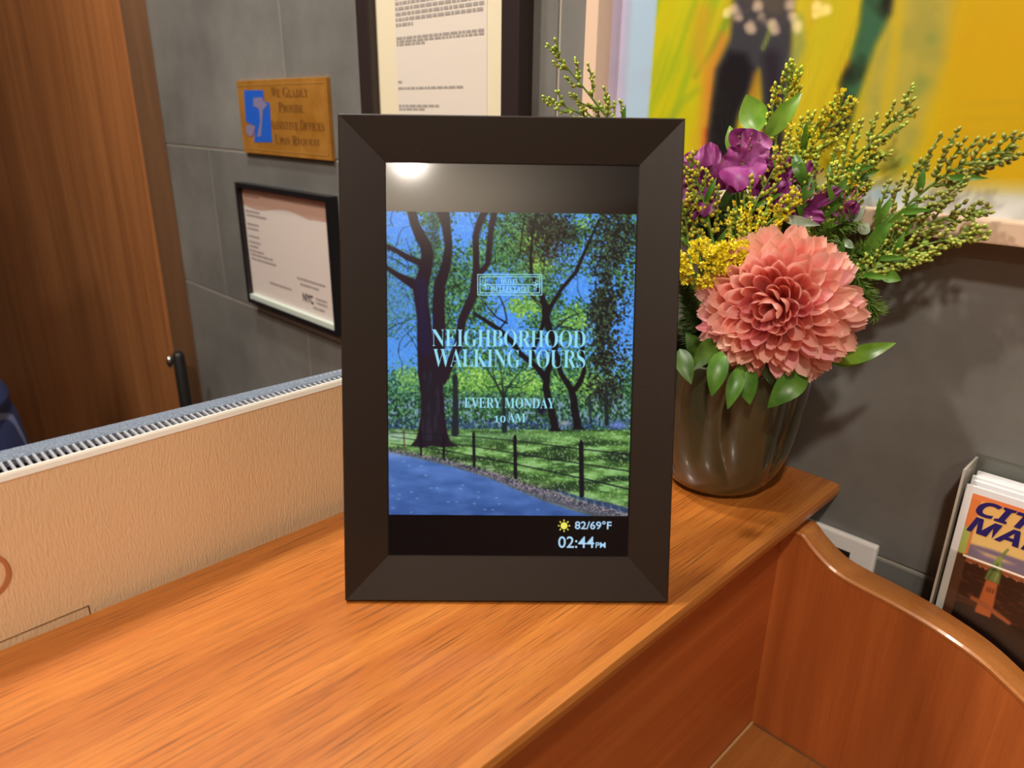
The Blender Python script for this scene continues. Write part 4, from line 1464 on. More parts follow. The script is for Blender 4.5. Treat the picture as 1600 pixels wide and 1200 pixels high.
class Buds:
    """many tiny buds joined in one mesh with vertex colours"""
    def __init__(s):
        s.V, s.F, s.C, s.n = [], [], [], 0

    def add(s, p, d, r, length, c_base, c_tip, tipw=0.6, fine=True):
        IV, IF = (ICOV, ICOF) if fine else (ICOV1, ICOF1)
        d = Vector(d).normalized()
        q = Vector((0, 0, 1)).rotation_difference(d)
        R_ = np.array(q.to_matrix())
        t = (IV[:, 2] + 1) / 2
        prof_ = 1 - 0.25 * t
        L_ = np.stack([IV[:, 0] * r * prof_, IV[:, 1] * r * prof_, IV[:, 2] * length], 1)
        s.V.append(L_ @ R_.T + np.array(p))
        s.F.append(IF + s.n)
        f = np.clip((t - tipw) / 0.2, 0, 1)[:, None]
        s.C.append(np.array(c_base) * (1 - f) + np.array(c_tip) * f)
        s.n += len(IV)

    def tuft(s, p, d, r, col, k=9):
        d = Vector(d).normalized()
        q = Vector((0, 0, 1)).rotation_difference(d).to_matrix()
        for i in range(k):
            a = rnd.uniform(0, 6.28)
            e = rnd.uniform(0.2, 1.3)
            v = q @ Vector((math.sin(e) * math.cos(a), math.sin(e) * math.sin(a), math.cos(e)))
            sd = v.cross(Vector((rnd.uniform(-1, 1), rnd.uniform(-1, 1), rnd.uniform(-1, 1)))).normalized() * (r * 0.26)
            p0 = Vector(p)
            m_ = p0 + v * (r * 0.6)
            pts = np.array([p0[:], (m_ + sd)[:], (p0 + v * r)[:], (m_ - sd)[:]])
            s.V.append(pts)
            s.F.append(np.array([[0, 1, 2], [0, 2, 3]]) + s.n)
            s.C.append(np.tile(np.array(col) * rnd.uniform(0.85, 1.05), (4, 1)))
            s.n += 4

    def mesh(s, name, m):
        V = np.concatenate(s.V)
        F = np.concatenate(s.F)
        C = np.concatenate(s.C)
        me = bpy.data.meshes.new(name)
        me.vertices.add(len(V))
        me.vertices.foreach_set('co', V.reshape(-1).astype(np.float32))
        me.loops.add(F.size)
        me.polygons.add(len(F))
        me.loops.foreach_set('vertex_index', F.reshape(-1).astype(np.int32))
        me.polygons.foreach_set('loop_start', (np.arange(len(F)) * 3).astype(np.int32))
        me.polygons.foreach_set('use_smooth', [True] * len(F))
        me.update(calc_edges=True)
        c = np.clip(C / 255.0, 0, 1)
        c = np.where(c <= 0.04045, c / 12.92, ((c + 0.055) / 1.055) ** 2.4)
        a = me.color_attributes.new('Col', 'FLOAT_COLOR', 'POINT')
        a.data.foreach_set('color', np.concatenate([c, np.ones((len(c), 1))], 1).reshape(-1).astype(np.float32))
        me.materials.append(m)
        return me


M_bud = vcol_mat('goldenrod_bud_colours', 0.45)
OL, OLD, YG, YE, OR = (150, 154, 62), (112, 120, 46), (204, 196, 84), (240, 222, 50), (226, 184, 44)
OL2 = (134, 138, 62)


def spray(label, ctrl, start=0.35, blen=0.030, nbr=12, flower=0.0, spread=0.75, budr=0.0017, tipcol=YG, base=OL, leaves=5, stemr=(0.0013, 0.0005), pitch=0.0036, up=None, seed=0, flat=0.5, group=None):
    """goldenrod: curved stem, side branchlets set with buds on both sides; ctrl are world points from vase to tip"""
    rs_ = random.Random(seed)
    budr *= 0.88
    pitch *= 0.76
    nbr = int(nbr * 1.12)
    base = (base[0] * 0.93, base[1] * 0.96, base[2] * 0.8)
    tipcol = (tipcol[0] * 0.92, tipcol[1] * 1.08, tipcol[2] * 0.9)
    root = empty('goldenrod_spray', ctrl[0], label, 'flower', group)
    ps = spline(ctrl, 40)
    V, F = tube_data(ps, [stemr[0] + (stemr[1] - stemr[0]) * i / 39 for i in range(40)], 6)
    B = Buds()
    total = sum((ps[i + 1] - ps[i]).length for i in range(39))

    def run(line, plen, r_, fl):
        """buds along a small branch"""
        nb = max(3, int(plen / pitch))
        fr = frames_along(line)
        for j in range(nb):
            s = (j + 0.6) / nb
            k = min(int(s * (len(line) - 1)), len(line) - 1)
            t, u, w = fr[k]
            p = line[k].lerp(line[min(k + 1, len(line) - 1)], s * (len(line) - 1) - k)
            for q in range(2 if s < 0.85 else 1):
                a = rs_.uniform(0, 6.28)
                d = (t * 0.9 + (u * math.cos(a) + w * math.sin(a)) * rs_.uniform(0.5, 1.0)).normalized()
                pp = p + d * rs_.uniform(0.8, 2.0) * r_
                rr = r_ * rs_.uniform(0.75, 1.15) * (1 - 0.25 * s)
                cb = [v * rs_.uniform(0.85, 1.12) for v in base]
                tc = tipcol if rs_.random() < 0.7 else base
                B.add(pp, d, rr, rr * rs_.uniform(1.1, 1.45), cb, tc, 0.60)
                if rs_.random() < fl:
                    B.tuft(pp + d * rr, d, rr * 1.9, YE if rs_.random() < 0.8 else OR, 9)
        pe = line[-1]
        B.add(pe + fr[-1][0] * r_, fr[-1][0], r_ * 0.8, r_ * 1.2, base, tipcol, 0.5)
        if fl > 0.3:
            B.tuft(pe + fr[-1][0] * r_ * 2, fr[-1][0], r_ * 2, YE, 8)

    fr = frames_along(ps)
    view = (CAM - ps[20]).normalized()
    for k in range(nbr):
        s = start + (1 - start) * (k + 0.3) / nbr
        i = min(int(s * 39), 38)
        t = fr[i][0]
        sidev = t.cross(view).normalized() * (1 if k % 2 else -1)
        a = rs_.uniform(-0.8, 0.8)
        dirv = (sidev * math.cos(a) + view * math.sin(a) * flat).normalized()
        bl = blen * (1.0 - 0.72 * (s - start) / (1 - start)) * rs_.uniform(0.75, 1.2)
        d0 = (t * (1 - spread * 0.5) + dirv * spread).normalized()
        d1 = (t * 1.1 + dirv * 0.35 + Vector((0, 0, 0.25))).normalized()
        p = ps[i]
        line = [p]
        for q in range(1, 6):
            line.append(line[-1] + (d0.lerp(d1, q / 5)).normalized() * (bl / 5))
        tube_data(line, [0.0008, 0.0008, 0.0007, 0.0006, 0.0006, 0.0005], 5, V, F)
        run(line, bl, budr, flower)
    # the tip itself
    i0 = int((1 - min(0.5, 0.03 / total)) * 39)
    tipline = ps[min(i0, 37):]
    run(tipline, sum((tipline[i + 1] - tipline[i]).length for i in range(len(tipline) - 1)), budr, flower)
    child('stem', mesh('stem', V, F, M_stem, True), root)
    o = child('buds', B.mesh('buds', M_bud), root)
    o['kind'] = 'stuff'
    for k in range(leaves):
        s = start * 0.7 + (0.8 - start * 0.7) * k / max(1, leaves)
        i = int(s * 39)
        t = fr[i][0]
        sd = t.cross(view).normalized() * (1 if k % 2 else -1)
        P1 = ps[i] + (t * 0.8 + sd * 0.7 + view * rs_.uniform(-0.4, 0.6)).normalized() * rs_.uniform(0.014, 0.024)
        leaf_child(root, ps[i], P1, 0.004, M_leafm, bend=0.12, face=view)
    return root


def C3(lst):
    return [at(*p) for p in lst]


def mouth(dx=0.0, dy=0.0, dz=0.0):
    return VMOUTH + Vector((dx, dy, dz - 0.07))


# sprays from left to right
spray('olive goldenrod sprig with tip rising highest above the digital frame top', [mouth(-0.01, 0, 0)] + C3([(1060, 420, .54), (985, 240, .53), (930, 160, .52), (858, 72, .51)]), 0.52, 0.030, 9, 0, budr=0.0016, base=(160, 164, 62), tipcol=(206, 206, 96), seed=1, leaves=2)
spray('low olive goldenrod sprig peeping leftwards over the digital frame top', [mouth(-0.012, 0.004, 0)] + C3([(1055, 430, .545), (990, 260, .54), (925, 190, .53), (852, 152, .525)]), 0.64, 0.022, 7, 0, budr=0.0016, base=(160, 164, 62), tipcol=(206, 206, 96), seed=2, leaves=1)
spray('short olive goldenrod sprig just showing over digital frame top', [mouth(-0.008, 0.002, 0)] + C3([(1058, 420, .55), (1000, 270, .55), (960, 200, .55), (946, 158, .55)]), 0.72, 0.016, 4, 0, budr=0.0015, base=(160, 164, 62), tipcol=(206, 206, 96), seed=3, leaves=0)
spray('upright goldenrod with pale yellow buds above the two upright green leaves', [mouth(0, 0.01, 0)] + C3([(1170, 420, .56), (1205, 260, .57), (1222, 170, .57), (1240, 108, .57)]), 0.60, 0.022, 10, 0.12, budr=0.0018, base=(176, 176, 66), tipcol=(226, 212, 70), seed=4, leaves=1)
spray('goldenrod with open yellow blossom tip in front of the green black brush stroke', [mouth(0.005, 0.01, 0)] + C3([(1190, 400, .56), (1235, 270, .56), (1280, 215, .56), (1320, 162, .56)]), 0.42, 0.026, 12, 0.35, budr=0.0018, base=(176, 176, 66), tipcol=(232, 208, 60), seed=5, leaves=3)
spray('long olive goldenrod pointing up right, tip against the golden painting', [mouth(0.01, 0.008, 0)] + C3([(1230, 440, .55), (1270, 330, .55), (1335, 250, .55), (1425, 158, .555)]), 0.40, 0.036, 16, 0.02, budr=0.0017, base=(158, 160, 66), tipcol=(206, 196, 96), seed=6, leaves=6)
spray('olive goldenrod sprig beside the long one, filling gap left of painting corner', [mouth(0.01, 0.006, 0)] + C3([(1250, 430, .54), (1300, 340, .54), (1335, 270, .54), (1370, 240, .54)]), 0.42, 0.030, 13, 0.02, budr=0.0017, base=(160, 162, 66), tipcol=(212, 198, 90), seed=61, leaves=4)
spray('olive goldenrod reaching farthest right across the painting', [mouth(0.012, 0.004, 0)] + C3([(1270, 470, .545), (1345, 390, .54), (1430, 310, .535), (1500, 260, .53), (1582, 232, .53)]), 0.46, 0.038, 17, 0, budr=0.0018, base=(134, 134, 60), tipcol=(178, 160, 84), seed=7, leaves=6)
spray('olive goldenrod with tip over the pale bottom edge of the painting', [mouth(0.012, 0.002, 0)] + C3([(1290, 480, .54), (1370, 400, .535), (1450, 350, .53), (1541, 325, .53)]), 0.48, 0.022, 13, 0, budr=0.0018, base=(134, 134, 60), tipcol=(184, 166, 88), seed=8, leaves=3)
spray('olive goldenrod spreading right just below the painting frame', [mouth(0.012, 0.0, 0)] + C3([(1290, 490, .53), (1360, 425, .525), (1440, 385, .52), (1540, 363, .52)]), 0.45, 0.024, 14, 0, budr=0.0018, base=(150, 154, 62), tipcol=(204, 190, 100), seed=9, leaves=3)
spray('short olive goldenrod low at right under the painting frame', [mouth(0.01, -0.002, 0)] + C3([(1280, 490, .52), (1340, 435, .515), (1390, 412, .51), (1462, 398, .51)]), 0.45, 0.018, 10, 0, budr=0.0017, base=(146, 152, 62), tipcol=(198, 188, 100), seed=10, leaves=2)
spray('yellow tipped goldenrod beside the digital frame corner, over purple petals', [mouth(-0.02, -0.01, 0)] + C3([(1120, 450, .50), (1110, 360, .49), (1095, 300, .485), (1076, 252, .48)]), 0.40, 0.024, 11, 0.10, budr=0.0018, base=(156, 154, 52), tipcol=(224, 176, 50), seed=11, leaves=4)
spray('yellow tipped goldenrod leaning right through middle of the purple flowers', [mouth(-0.01, -0.012, 0)] + C3([(1140, 450, .495), (1160, 370, .485), (1190, 300, .48), (1236, 222, .48)]), 0.40, 0.026, 12, 0.08, budr=0.0018, base=(158, 156, 52), tipcol=(230, 180, 56), seed=12, leaves=4)
spray('bright yellow open goldenrod above the left side of the pink bloom', [mouth(-0.012, -0.014, 0)] + C3([(1150, 460, .49), (1165, 400, .48), (1190, 360, .475), (1240, 312, .47)]), 0.42, 0.026, 12, 0.65, budr=0.0018, base=(190, 176, 50), tipcol=(240, 196, 40), seed=13, leaves=2)
spray('low yellow tipped goldenrod pressed against right edge of the digital frame', [mouth(-0.024, -0.01, 0)] + C3([(1085, 470, .50), (1078, 400, .495), (1072, 350, .49), (1066, 318, .485)]), 0.35, 0.022, 11, 0.12, budr=0.0018, base=(150, 150, 50), tipcol=(226, 170, 46), seed=14, leaves=3)
spray('mid height olive goldenrod behind the top of pink bloom', [mouth(0.005, 0.004, 0)] + C3([(1230, 450, .53), (1270, 380, .53), (1310, 320, .53), (1345, 290, .53)]), 0.42, 0.030, 13, 0.10, budr=0.0017, base=(146, 156, 60), tipcol=(210, 190, 80), seed=15, leaves=5)
spray('olive goldenrod sprig showing yellow between purple petals and painting', [mouth(0.0, 0.006, 0)] + C3([(1200, 420, .54), (1225, 330, .54), (1250, 260, .54), (1262, 180, .545)]), 0.45, 0.024, 13, 0.06, budr=0.0017, base=(170, 170, 62), tipcol=(222, 204, 76), seed=16, leaves=3)

# dense bright yellow heads left of the pink bloom
for lab, pts, n_, rad, sd in (
    ('dense bright yellow goldenrod head touching the left of pink bloom', [(1160, 470, .485), (1158, 430, .475), (1150, 405, .465)], 330, (0.0140, 0.0085, 0.0085), 31),
    ('dense bright yellow goldenrod head next to the digital frame edge', [(1110, 480, .49), (1102, 440, .478), (1095, 412, .468)], 320, (0.0135, 0.0120, 0.009), 32),
):
    rs_ = random.Random(sd)
    root = empty('goldenrod_bunch', mouth(-0.02, -0.012, 0), lab, 'flower')
    V, F = tube_data(spline([mouth(-0.02, -0.012, 0)] + C3(pts), 14), 0.0014, 6)
    c = at(*pts[-1])
    B = Buds()
    for k in range(n_ // 2):
        v = Vector((rs_.gauss(0, 1), rs_.gauss(0, 1), rs_.gauss(0, 1))).normalized()
        if v.dot(CF) > 0.35:
            continue
        p = c + CR * (v.dot(CR) * rad[0]) + CU * (v.dot(CU) * rad[1]) - CF * (-v.dot(CF) * rad[2])
        p += v * rs_.uniform(-0.0022, 0.0016)
        B.add(p, v, 0.0016, 0.002, (206, 184, 44), (240, 214, 48), 0.5, False)
        B.tuft(p + v * 0.0016, v, 0.0034, (255, 238, 56), 10)
        if k % 7 == 0:
            tube_data([c - CU * rad[1], p], [0.0006, 0.0004], 4, V, F)
    child('stem', mesh('stem', V, F, M_stem, True), root)
    o = child('blossoms', B.mesh('blossoms', M_bud), root)
    o['kind'] = 'stuff'

# ---- feathery green fronds
def frond(label, ctrl, n_, ln, m, seed, w=0.00035):
    rs_ = random.Random(seed)
    root = empty('feathery_frond', ctrl[0], label, 'foliage')
    ps = spline(ctrl, 30)
    V, F = tube_data(ps, 0.0008, 5)
    child('stem', mesh('stem', V, F, m, True), root)
    V, F = [], []
    fr = frames_along(ps)
    for k in range(n_):
        s = rs_.uniform(0.25, 1)
        i = min(int(s * 29), 28)
        t, u, w_ = fr[i]
        a = rs_.uniform(0, 6.28)
        d = (t * rs_.uniform(0.3, 1.1) + u * math.cos(a) + w_ * math.sin(a)).normalized()
        p = ps[i]
        e = p + d * ln * rs_.uniform(0.5, 1.1) * (1.1 - 0.5 * s)
        sd = d.cross(CF).normalized() * w
        b = len(V)
        mid_ = p.lerp(e, 0.5) + t * ln * 0.08
        V += [p - sd, p + sd, mid_ + sd, e, mid_ - sd]
        F += [(b, b + 1, b + 2, b + 4), (b + 4, b + 2, b + 3)]
    o = child('needles', mesh('needles', V, F, m), root)
    o['kind'] = 'stuff'


frond('feathery green frond hanging at right of pink bloom', [mouth(0.01, 0.0, 0)] + C3([(1270, 470, .53), (1330, 450, .52), (1372, 490, .515)]), 700, 0.017, M_needle, 41)
frond('feathery green frond behind right top of pink bloom', [mouth(0.01, 0.002, 0)] + C3([(1280, 460, .53), (1330, 430, .525), (1355, 460, .52)]), 500, 0.018, M_needle, 42)
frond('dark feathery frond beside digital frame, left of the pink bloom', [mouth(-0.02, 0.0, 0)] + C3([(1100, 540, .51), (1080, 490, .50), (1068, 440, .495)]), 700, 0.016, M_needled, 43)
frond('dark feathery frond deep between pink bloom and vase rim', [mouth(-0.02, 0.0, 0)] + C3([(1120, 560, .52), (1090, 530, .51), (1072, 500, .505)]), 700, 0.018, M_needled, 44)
frond('mid green frond under the goldenrod above the pink bloom', [mouth(0.0, 0.0, 0)] + C3([(1220, 440, .53), (1290, 370, .53), (1330, 345, .53)]), 700, 0.020, M_needle, 45)
frond('dark green frond behind the yellow heads', [mouth(-0.015, 0.0, 0)] + C3([(1130, 460, .52), (1110, 380, .515), (1120, 330, .51)]), 800, 0.020, M_needled, 46)
frond('dark green frond low behind purple petals', [mouth(-0.005, 0.004, 0)] + C3([(1180, 440, .535), (1180, 360, .53), (1200, 310, .53)]), 800, 0.022, M_needled, 47)
frond('green frond behind the right side of the bouquet', [mouth(0.01, 0.004, 0)] + C3([(1260, 440, .55), (1330, 400, .55), (1400, 370, .55)]), 500, 0.018, M_needle, 48)

# ---- leafy sprigs
def sprig(label, stem_pts, leaves, m, seed=0, name='leaf_sprig'):
    root = empty(name, stem_pts[0], label, 'foliage')
    stem_child(root, stem_pts, 0.0014, 0.0008, M_stem if m is not M_leafd else M_stemd)
    for k, (a_, b_, w, bend) in enumerate(leaves):
        leaf_child(root, at(*a_), at(*b_), w, m, bend=bend, seed=seed + k)
    return root


sprig('two upright glossy green leaves rising above the purple petals', [mouth(0, 0.01, 0)] + C3([(1180, 380, .545), (1192, 250, .545), (1186, 205, .545)]),
      [((1186, 206, .545), (1166, 148, .540), 0.0190, -0.10), ((1196, 215, .548), (1253, 144, .545), 0.0125, 0.15)], M_leafb, 1)
sprig('small green leaf standing left of the tall purple petal', [mouth(-0.005, 0.01, 0)] + C3([(1150, 380, .54), (1148, 250, .54)]), [((1148, 245, .535), (1140, 196, .53), 0.0095, 0.1)], M_leafb, 2)
sprig('bright green leaf pair pointing right below the pink bloom', [mouth(0.01, -0.005, 0)] + C3([(1240, 560, .50), (1280, 572, .485), (1306, 564, .48)]),
      [((1303, 566, .478), (1400, 536, .478), 0.0110, 0.12), ((1300, 569, .482), (1374, 554, .485), 0.0080, -0.05)], M_leafb, 3)
sprig('three green leaves hanging over the vase front under the pink bloom', [mouth(0.0, -0.02, 0)] + C3([(1140, 545, .50), (1170, 560, .485), (1200, 575, .480)]),
      [((1128, 548, .466), (1112, 619, .462), 0.0130, 0.12), ((1158, 572, .464), (1137, 639, .460), 0.0105, 0.12), ((1258, 578, .462), (1200, 637, .458), 0.0170, 0.18), ((1160, 562, .470), (1172, 632, .466), 0.015, 0.1)], M_leafm, 4)
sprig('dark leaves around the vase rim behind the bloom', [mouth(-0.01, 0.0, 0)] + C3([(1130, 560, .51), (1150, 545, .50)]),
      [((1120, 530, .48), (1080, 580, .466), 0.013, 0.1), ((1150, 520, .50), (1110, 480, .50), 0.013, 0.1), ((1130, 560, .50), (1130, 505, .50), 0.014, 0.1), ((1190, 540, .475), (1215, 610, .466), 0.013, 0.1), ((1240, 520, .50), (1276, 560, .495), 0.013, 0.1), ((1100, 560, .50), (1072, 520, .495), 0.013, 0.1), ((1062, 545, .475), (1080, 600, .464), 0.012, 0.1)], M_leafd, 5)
sprig('pointed green leaf below the low olive sprays at right', [mouth(0.01, 0.004, 0)] + C3([(1300, 460, .53), (1365, 432, .525), (1376, 428, .52)]), [((1376, 426, .52), (1408, 438, .52), 0.0085, 0.1), ((1330, 420, .53), (1372, 400, .53), 0.007, 0.1)], M_leafm, 6)
sprig('pale blue green leaves between yellow goldenrod and pink bloom', [mouth(0.0, 0.0, 0)] + C3([(1200, 420, .52), (1222, 345, .50)]), [((1220, 340, .49), (1282, 352, .485), 0.0065, 0.1), ((1345, 366, .53), (1356, 348, .53), 0.008, 0.05), ((1318, 375, .52), (1334, 388, .52), 0.005, 0.05), ((1328, 352, .54), (1352, 322, .54), 0.006, 0.1)], M_leafp, 7)
sprig('narrow mid green leaves running up the right hand sprays', [mouth(0.008, 0.004, 0)] + C3([(1250, 400, .54), (1290, 330, .53)]),
      [((1290, 320, .53), (1335, 274, .53), 0.0085, 0.15), ((1280, 340, .53), (1330, 300, .53), 0.007, 0.1), ((1380, 360, .535), (1440, 312, .535), 0.0055, 0.1), ((1370, 350, .54), (1396, 305, .54), 0.005, 0.1), ((1350, 400, .53), (1400, 330, .53), 0.009, 0.1), ((1250, 330, .52), (1272, 270, .52), 0.008, 0.2), ((1240, 240, .51), (1262, 300, .51), 0.008, 0.3)], M_leafm, 8)
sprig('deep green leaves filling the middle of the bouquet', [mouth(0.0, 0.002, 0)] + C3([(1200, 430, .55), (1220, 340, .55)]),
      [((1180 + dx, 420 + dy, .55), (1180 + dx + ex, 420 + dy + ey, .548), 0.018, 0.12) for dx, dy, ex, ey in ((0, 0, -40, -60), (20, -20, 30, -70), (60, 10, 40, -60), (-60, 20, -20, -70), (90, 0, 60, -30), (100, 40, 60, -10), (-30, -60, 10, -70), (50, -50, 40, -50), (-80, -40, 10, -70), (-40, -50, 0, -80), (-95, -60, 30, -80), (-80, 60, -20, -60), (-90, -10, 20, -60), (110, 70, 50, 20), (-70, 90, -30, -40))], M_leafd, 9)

# ---- purple alstroemeria
M_purple = mat('magenta_purple_petal', (160, 60, 140), 0.45)
N, Lk, b = nodes_of(M_purple)
n1 = add_noise(M_purple, 40, 3, 0.6)
oi = N.new('ShaderNodeObjectInfo')
rp = ramp(M_purple, n1.outputs['Fac'], [(0.30, L3((118, 32, 100))), (0.50, L3((158, 60, 140))), (0.70, L3((206, 128, 196)))])
rq = ramp(M_purple, oi.outputs['Random'], [(0.0, (0.72, 0.66, 0.72)), (1.0, (1.15, 1.15, 1.1))])
Lk.new(mix(M_purple, 1.0, rp.outputs['Color'], rq.outputs['Color'], 'MULTIPLY'), b.inputs['Base Color'])
translucent(M_purple, 0.3)
M_anther = mat('dark_anther', (90, 70, 60), 0.6)
M_pstamen = mat('pink_filament', (214, 120, 150), 0.5)


def petal_fan(parent, P0, P1, width, m, bend, ripple=0.12, face=None, cup=0.3, seed=0, name='petal', top=0.0):
    """broad petal, widest near its frilled outer edge"""
    P0, P1 = Vector(P0), Vector(P1)
    ax = (P1 - P0)
    Ln = ax.length
    ax.normalize()
    face = Vector(face) if face is not None else (CAM - P0)
    face = (face - ax * face.dot(ax)).normalized()
    side = ax.cross(face)
    nl, nw = 12, 13
    rs_ = random.Random(seed)
    p1_, p2_ = rs_.uniform(0, 6), rs_.uniform(0, 6)
    V, F = [], []
    for i in range(nl + 1):
        s = i / nl
        w = width * 0.5 * (0.20 + 0.80 * (math.sin(math.pi * 0.5 * min(1, s / 0.72))) ** 1.3) * (1 if s < 0.8 else math.sqrt(max(0.05, 1 - ((s - 0.8) / 0.2) ** 2 * 0.55)))
        for k in range(nw):
            t = (k / (nw - 1) - 0.5) * 2
            ss = s * (1 - 0.10 * t * t)
            c = P0 + ax * (Ln * ss) + face * (bend * Ln * math.sin(math.pi * ss * 0.9))
            h_ = cup * w * t * t + ripple * width * s * s * (math.sin(t * 7 + p1_ + s * 3) * 0.6 + math.sin(s * 9 + p2_) * abs(t) * 0.5)
            V.append(c + side * (w * t) + face * h_)
    for i in range(nl):
        for k in range(nw - 1):
            q = i * nw + k
            F.append((q, q + 1, q + nw + 1, q + nw))
    return child(name, mesh(name, V, F, m, True), parent)


def lily(label, stem_pts, petals, centre, seed):
    root = empty('purple_alstroemeria', stem_pts[0], label, 'flower')
    stem_child(root, stem_pts + [Vector(centre)], 0.0016, 0.0013, M_stem)
    for k, (tip, w, bend, rip) in enumerate(petals):
        c = Vector(centre)
        T_ = at(*tip)
        petal_fan(root, c + (T_ - c) * 0.05, T_, w, M_purple, bend, rip * 1.7, seed=seed * 10 + k)
    c = Vector(centre)
    for k in range(5):
        a = k * 1.25
        e = c - CF * 0.012 + CU * (0.010 + 0.004 * math.sin(a)) + CR * 0.006 * math.cos(a)
        V, F = tube_data(spline([c, c.lerp(e, 0.5) + CU * 0.002, e], 7), [0.0005] * 7, 5)
        child('filament', mesh('filament', V, F, M_pstamen, True), root)
        V, F = tube_data([e, e + (CU + CR * math.cos(a)).normalized() * 0.0028], [0.0008, 0.0006], 6)
        child('anther', mesh('anther', V, F, M_anther, True), root)


lily('purple alstroemeria nearest the digital frame, petals curling left', [mouth(-0.015, 0.0, 0)] + C3([(1110, 400, .515)]),
     [((1072, 240, .505), 0.024, 0.22, 0.16), ((1112, 222, .50), 0.016, 0.30, 0.20), ((1045, 275, .50), 0.024, 0.1, 0.1), ((1080, 345, .49), 0.026, 0.25, 0.12), ((1060, 320, .492), 0.024, 0.2, 0.1), ((1128, 262, .497), 0.022, 0.2, 0.1)], at(1100, 290, .513), 1)
lily('large purple alstroemeria with tall veined petal below the upright leaves', [mouth(-0.005, 0.0, 0)] + C3([(1150, 400, .52)]),
     [((1178, 202, .512), 0.029, 0.05, 0.10), ((1138, 232, .498), 0.020, 0.25, 0.2), ((1163, 300, .482), 0.030, 0.22, 0.08), ((1130, 300, .490), 0.026, 0.20, 0.1), ((1204, 240, .50), 0.022, 0.1, 0.1), ((1190, 285, .49), 0.022, 0.2, 0.1)], at(1160, 255, .512), 2)
lily('purple alstroemeria facing right beside the curled dark green leaf', [mouth(0.0, 0.0, 0)] + C3([(1190, 400, .525)]),
     [((1226, 262, .505), 0.022, 0.25, 0.12), ((1224, 300, .50), 0.024, 0.25, 0.1), ((1192, 318, .49), 0.026, 0.15, 0.12), ((1238, 330, .505), 0.016, 0.2, 0.1), ((1250, 250, .52), 0.018, 0.2, 0.15), ((1215, 240, .52), 0.020, 0.1, 0.1)], at(1205, 288, .522), 3)
lily('purple alstroemeria of narrow petals just above top of the pink bloom', [mouth(0.005, 0.002, 0)] + C3([(1230, 400, .525)]),
     [((1290, 343, .505), 0.010, 0.12, 0.15), ((1316, 293, .515), 0.009, 0.12, 0.1), ((1276, 318, .515), 0.010, 0.1, 0.1), ((1240, 345, .51), 0.012, 0.1, 0.1)], at(1250, 332, .522), 4)
lily('small purple alstroemeria petals under the olive sprays at right', [mouth(0.008, 0.002, 0)] + C3([(1290, 400, .54)]),
     [((1340, 316, .525), 0.010, 0.15, 0.15), ((1322, 350, .52), 0.012, 0.15, 0.15), ((1308, 325, .53), 0.009, 0.1, 0.1)], at(1318, 338, .535), 5)
lily('thin purple petals behind the pale goldenrod between leaf and painting', [mouth(0.004, 0.006, 0)] + C3([(1240, 400, .55)]),
     [((1270, 250, .545), 0.010, 0.15, 0.15), ((1262, 280, .545), 0.010, 0.15, 0.1)], at(1256, 300, .55), 6)

# ---- pink chrysanthemum
M_pet = mat('coral_pink_petal', (238, 140, 124), 0.5)
N, Lk, b = nodes_of(M_pet)
oi = N.new('ShaderNodeObjectInfo')
rq = ramp(M_pet, oi.outputs['Random'], [(0.0, L3((246, 172, 160))), (0.35, L3((248, 186, 172))), (0.7, L3((252, 200, 184))), (1.0, L3((248, 176, 186)))])
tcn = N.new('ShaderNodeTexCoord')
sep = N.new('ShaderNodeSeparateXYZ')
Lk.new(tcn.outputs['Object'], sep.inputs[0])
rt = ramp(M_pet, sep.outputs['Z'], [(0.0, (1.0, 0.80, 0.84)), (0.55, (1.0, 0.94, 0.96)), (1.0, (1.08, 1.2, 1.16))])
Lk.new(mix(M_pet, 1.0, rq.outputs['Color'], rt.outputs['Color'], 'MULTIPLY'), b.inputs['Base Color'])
translucent(M_pet, 0.42)


def mum_petal(seed, bow, incurve, cup, notch=0.06):
    """unit petal along +Z, inner side towards +X"""
    rs_ = random.Random(seed)
    nl, nw = 9, 7
    V, F = [], []
    p1_ = rs_.uniform(0, 6)
    for i in range(nl + 1):
        s = i / nl
        w = 0.5 * (0.34 + 0.66 * math.sin(math.pi * 0.5 * min(1, s / 0.62))) * (1 if s < 0.66 else math.sqrt(max(0.02, 1 - ((s - 0.66) / 0.345) ** 2)))
        for k in range(nw):
            t = (k / (nw - 1) - 0.5) * 2
            z = s - notch * s * s * (1 - abs(t)) * 0.5
            x = -bow * math.sin(math.pi * min(1, s * 1.0)) + incurve * max(0, s - 0.55) ** 2 * 3.2
            x += cup * (t * t) * w * (1 - 0.35 * s) + 0.03 * math.sin(s * 8 + p1_ + 2 * t)
            V.append((x, w * t, z))
    for i in range(nl):
        for k in range(nw - 1):
            q = i * nw + k
            F.append((q, q + 1, q + nw + 1, q + nw))
    return mesh('petal', V, F, M_pet, True)


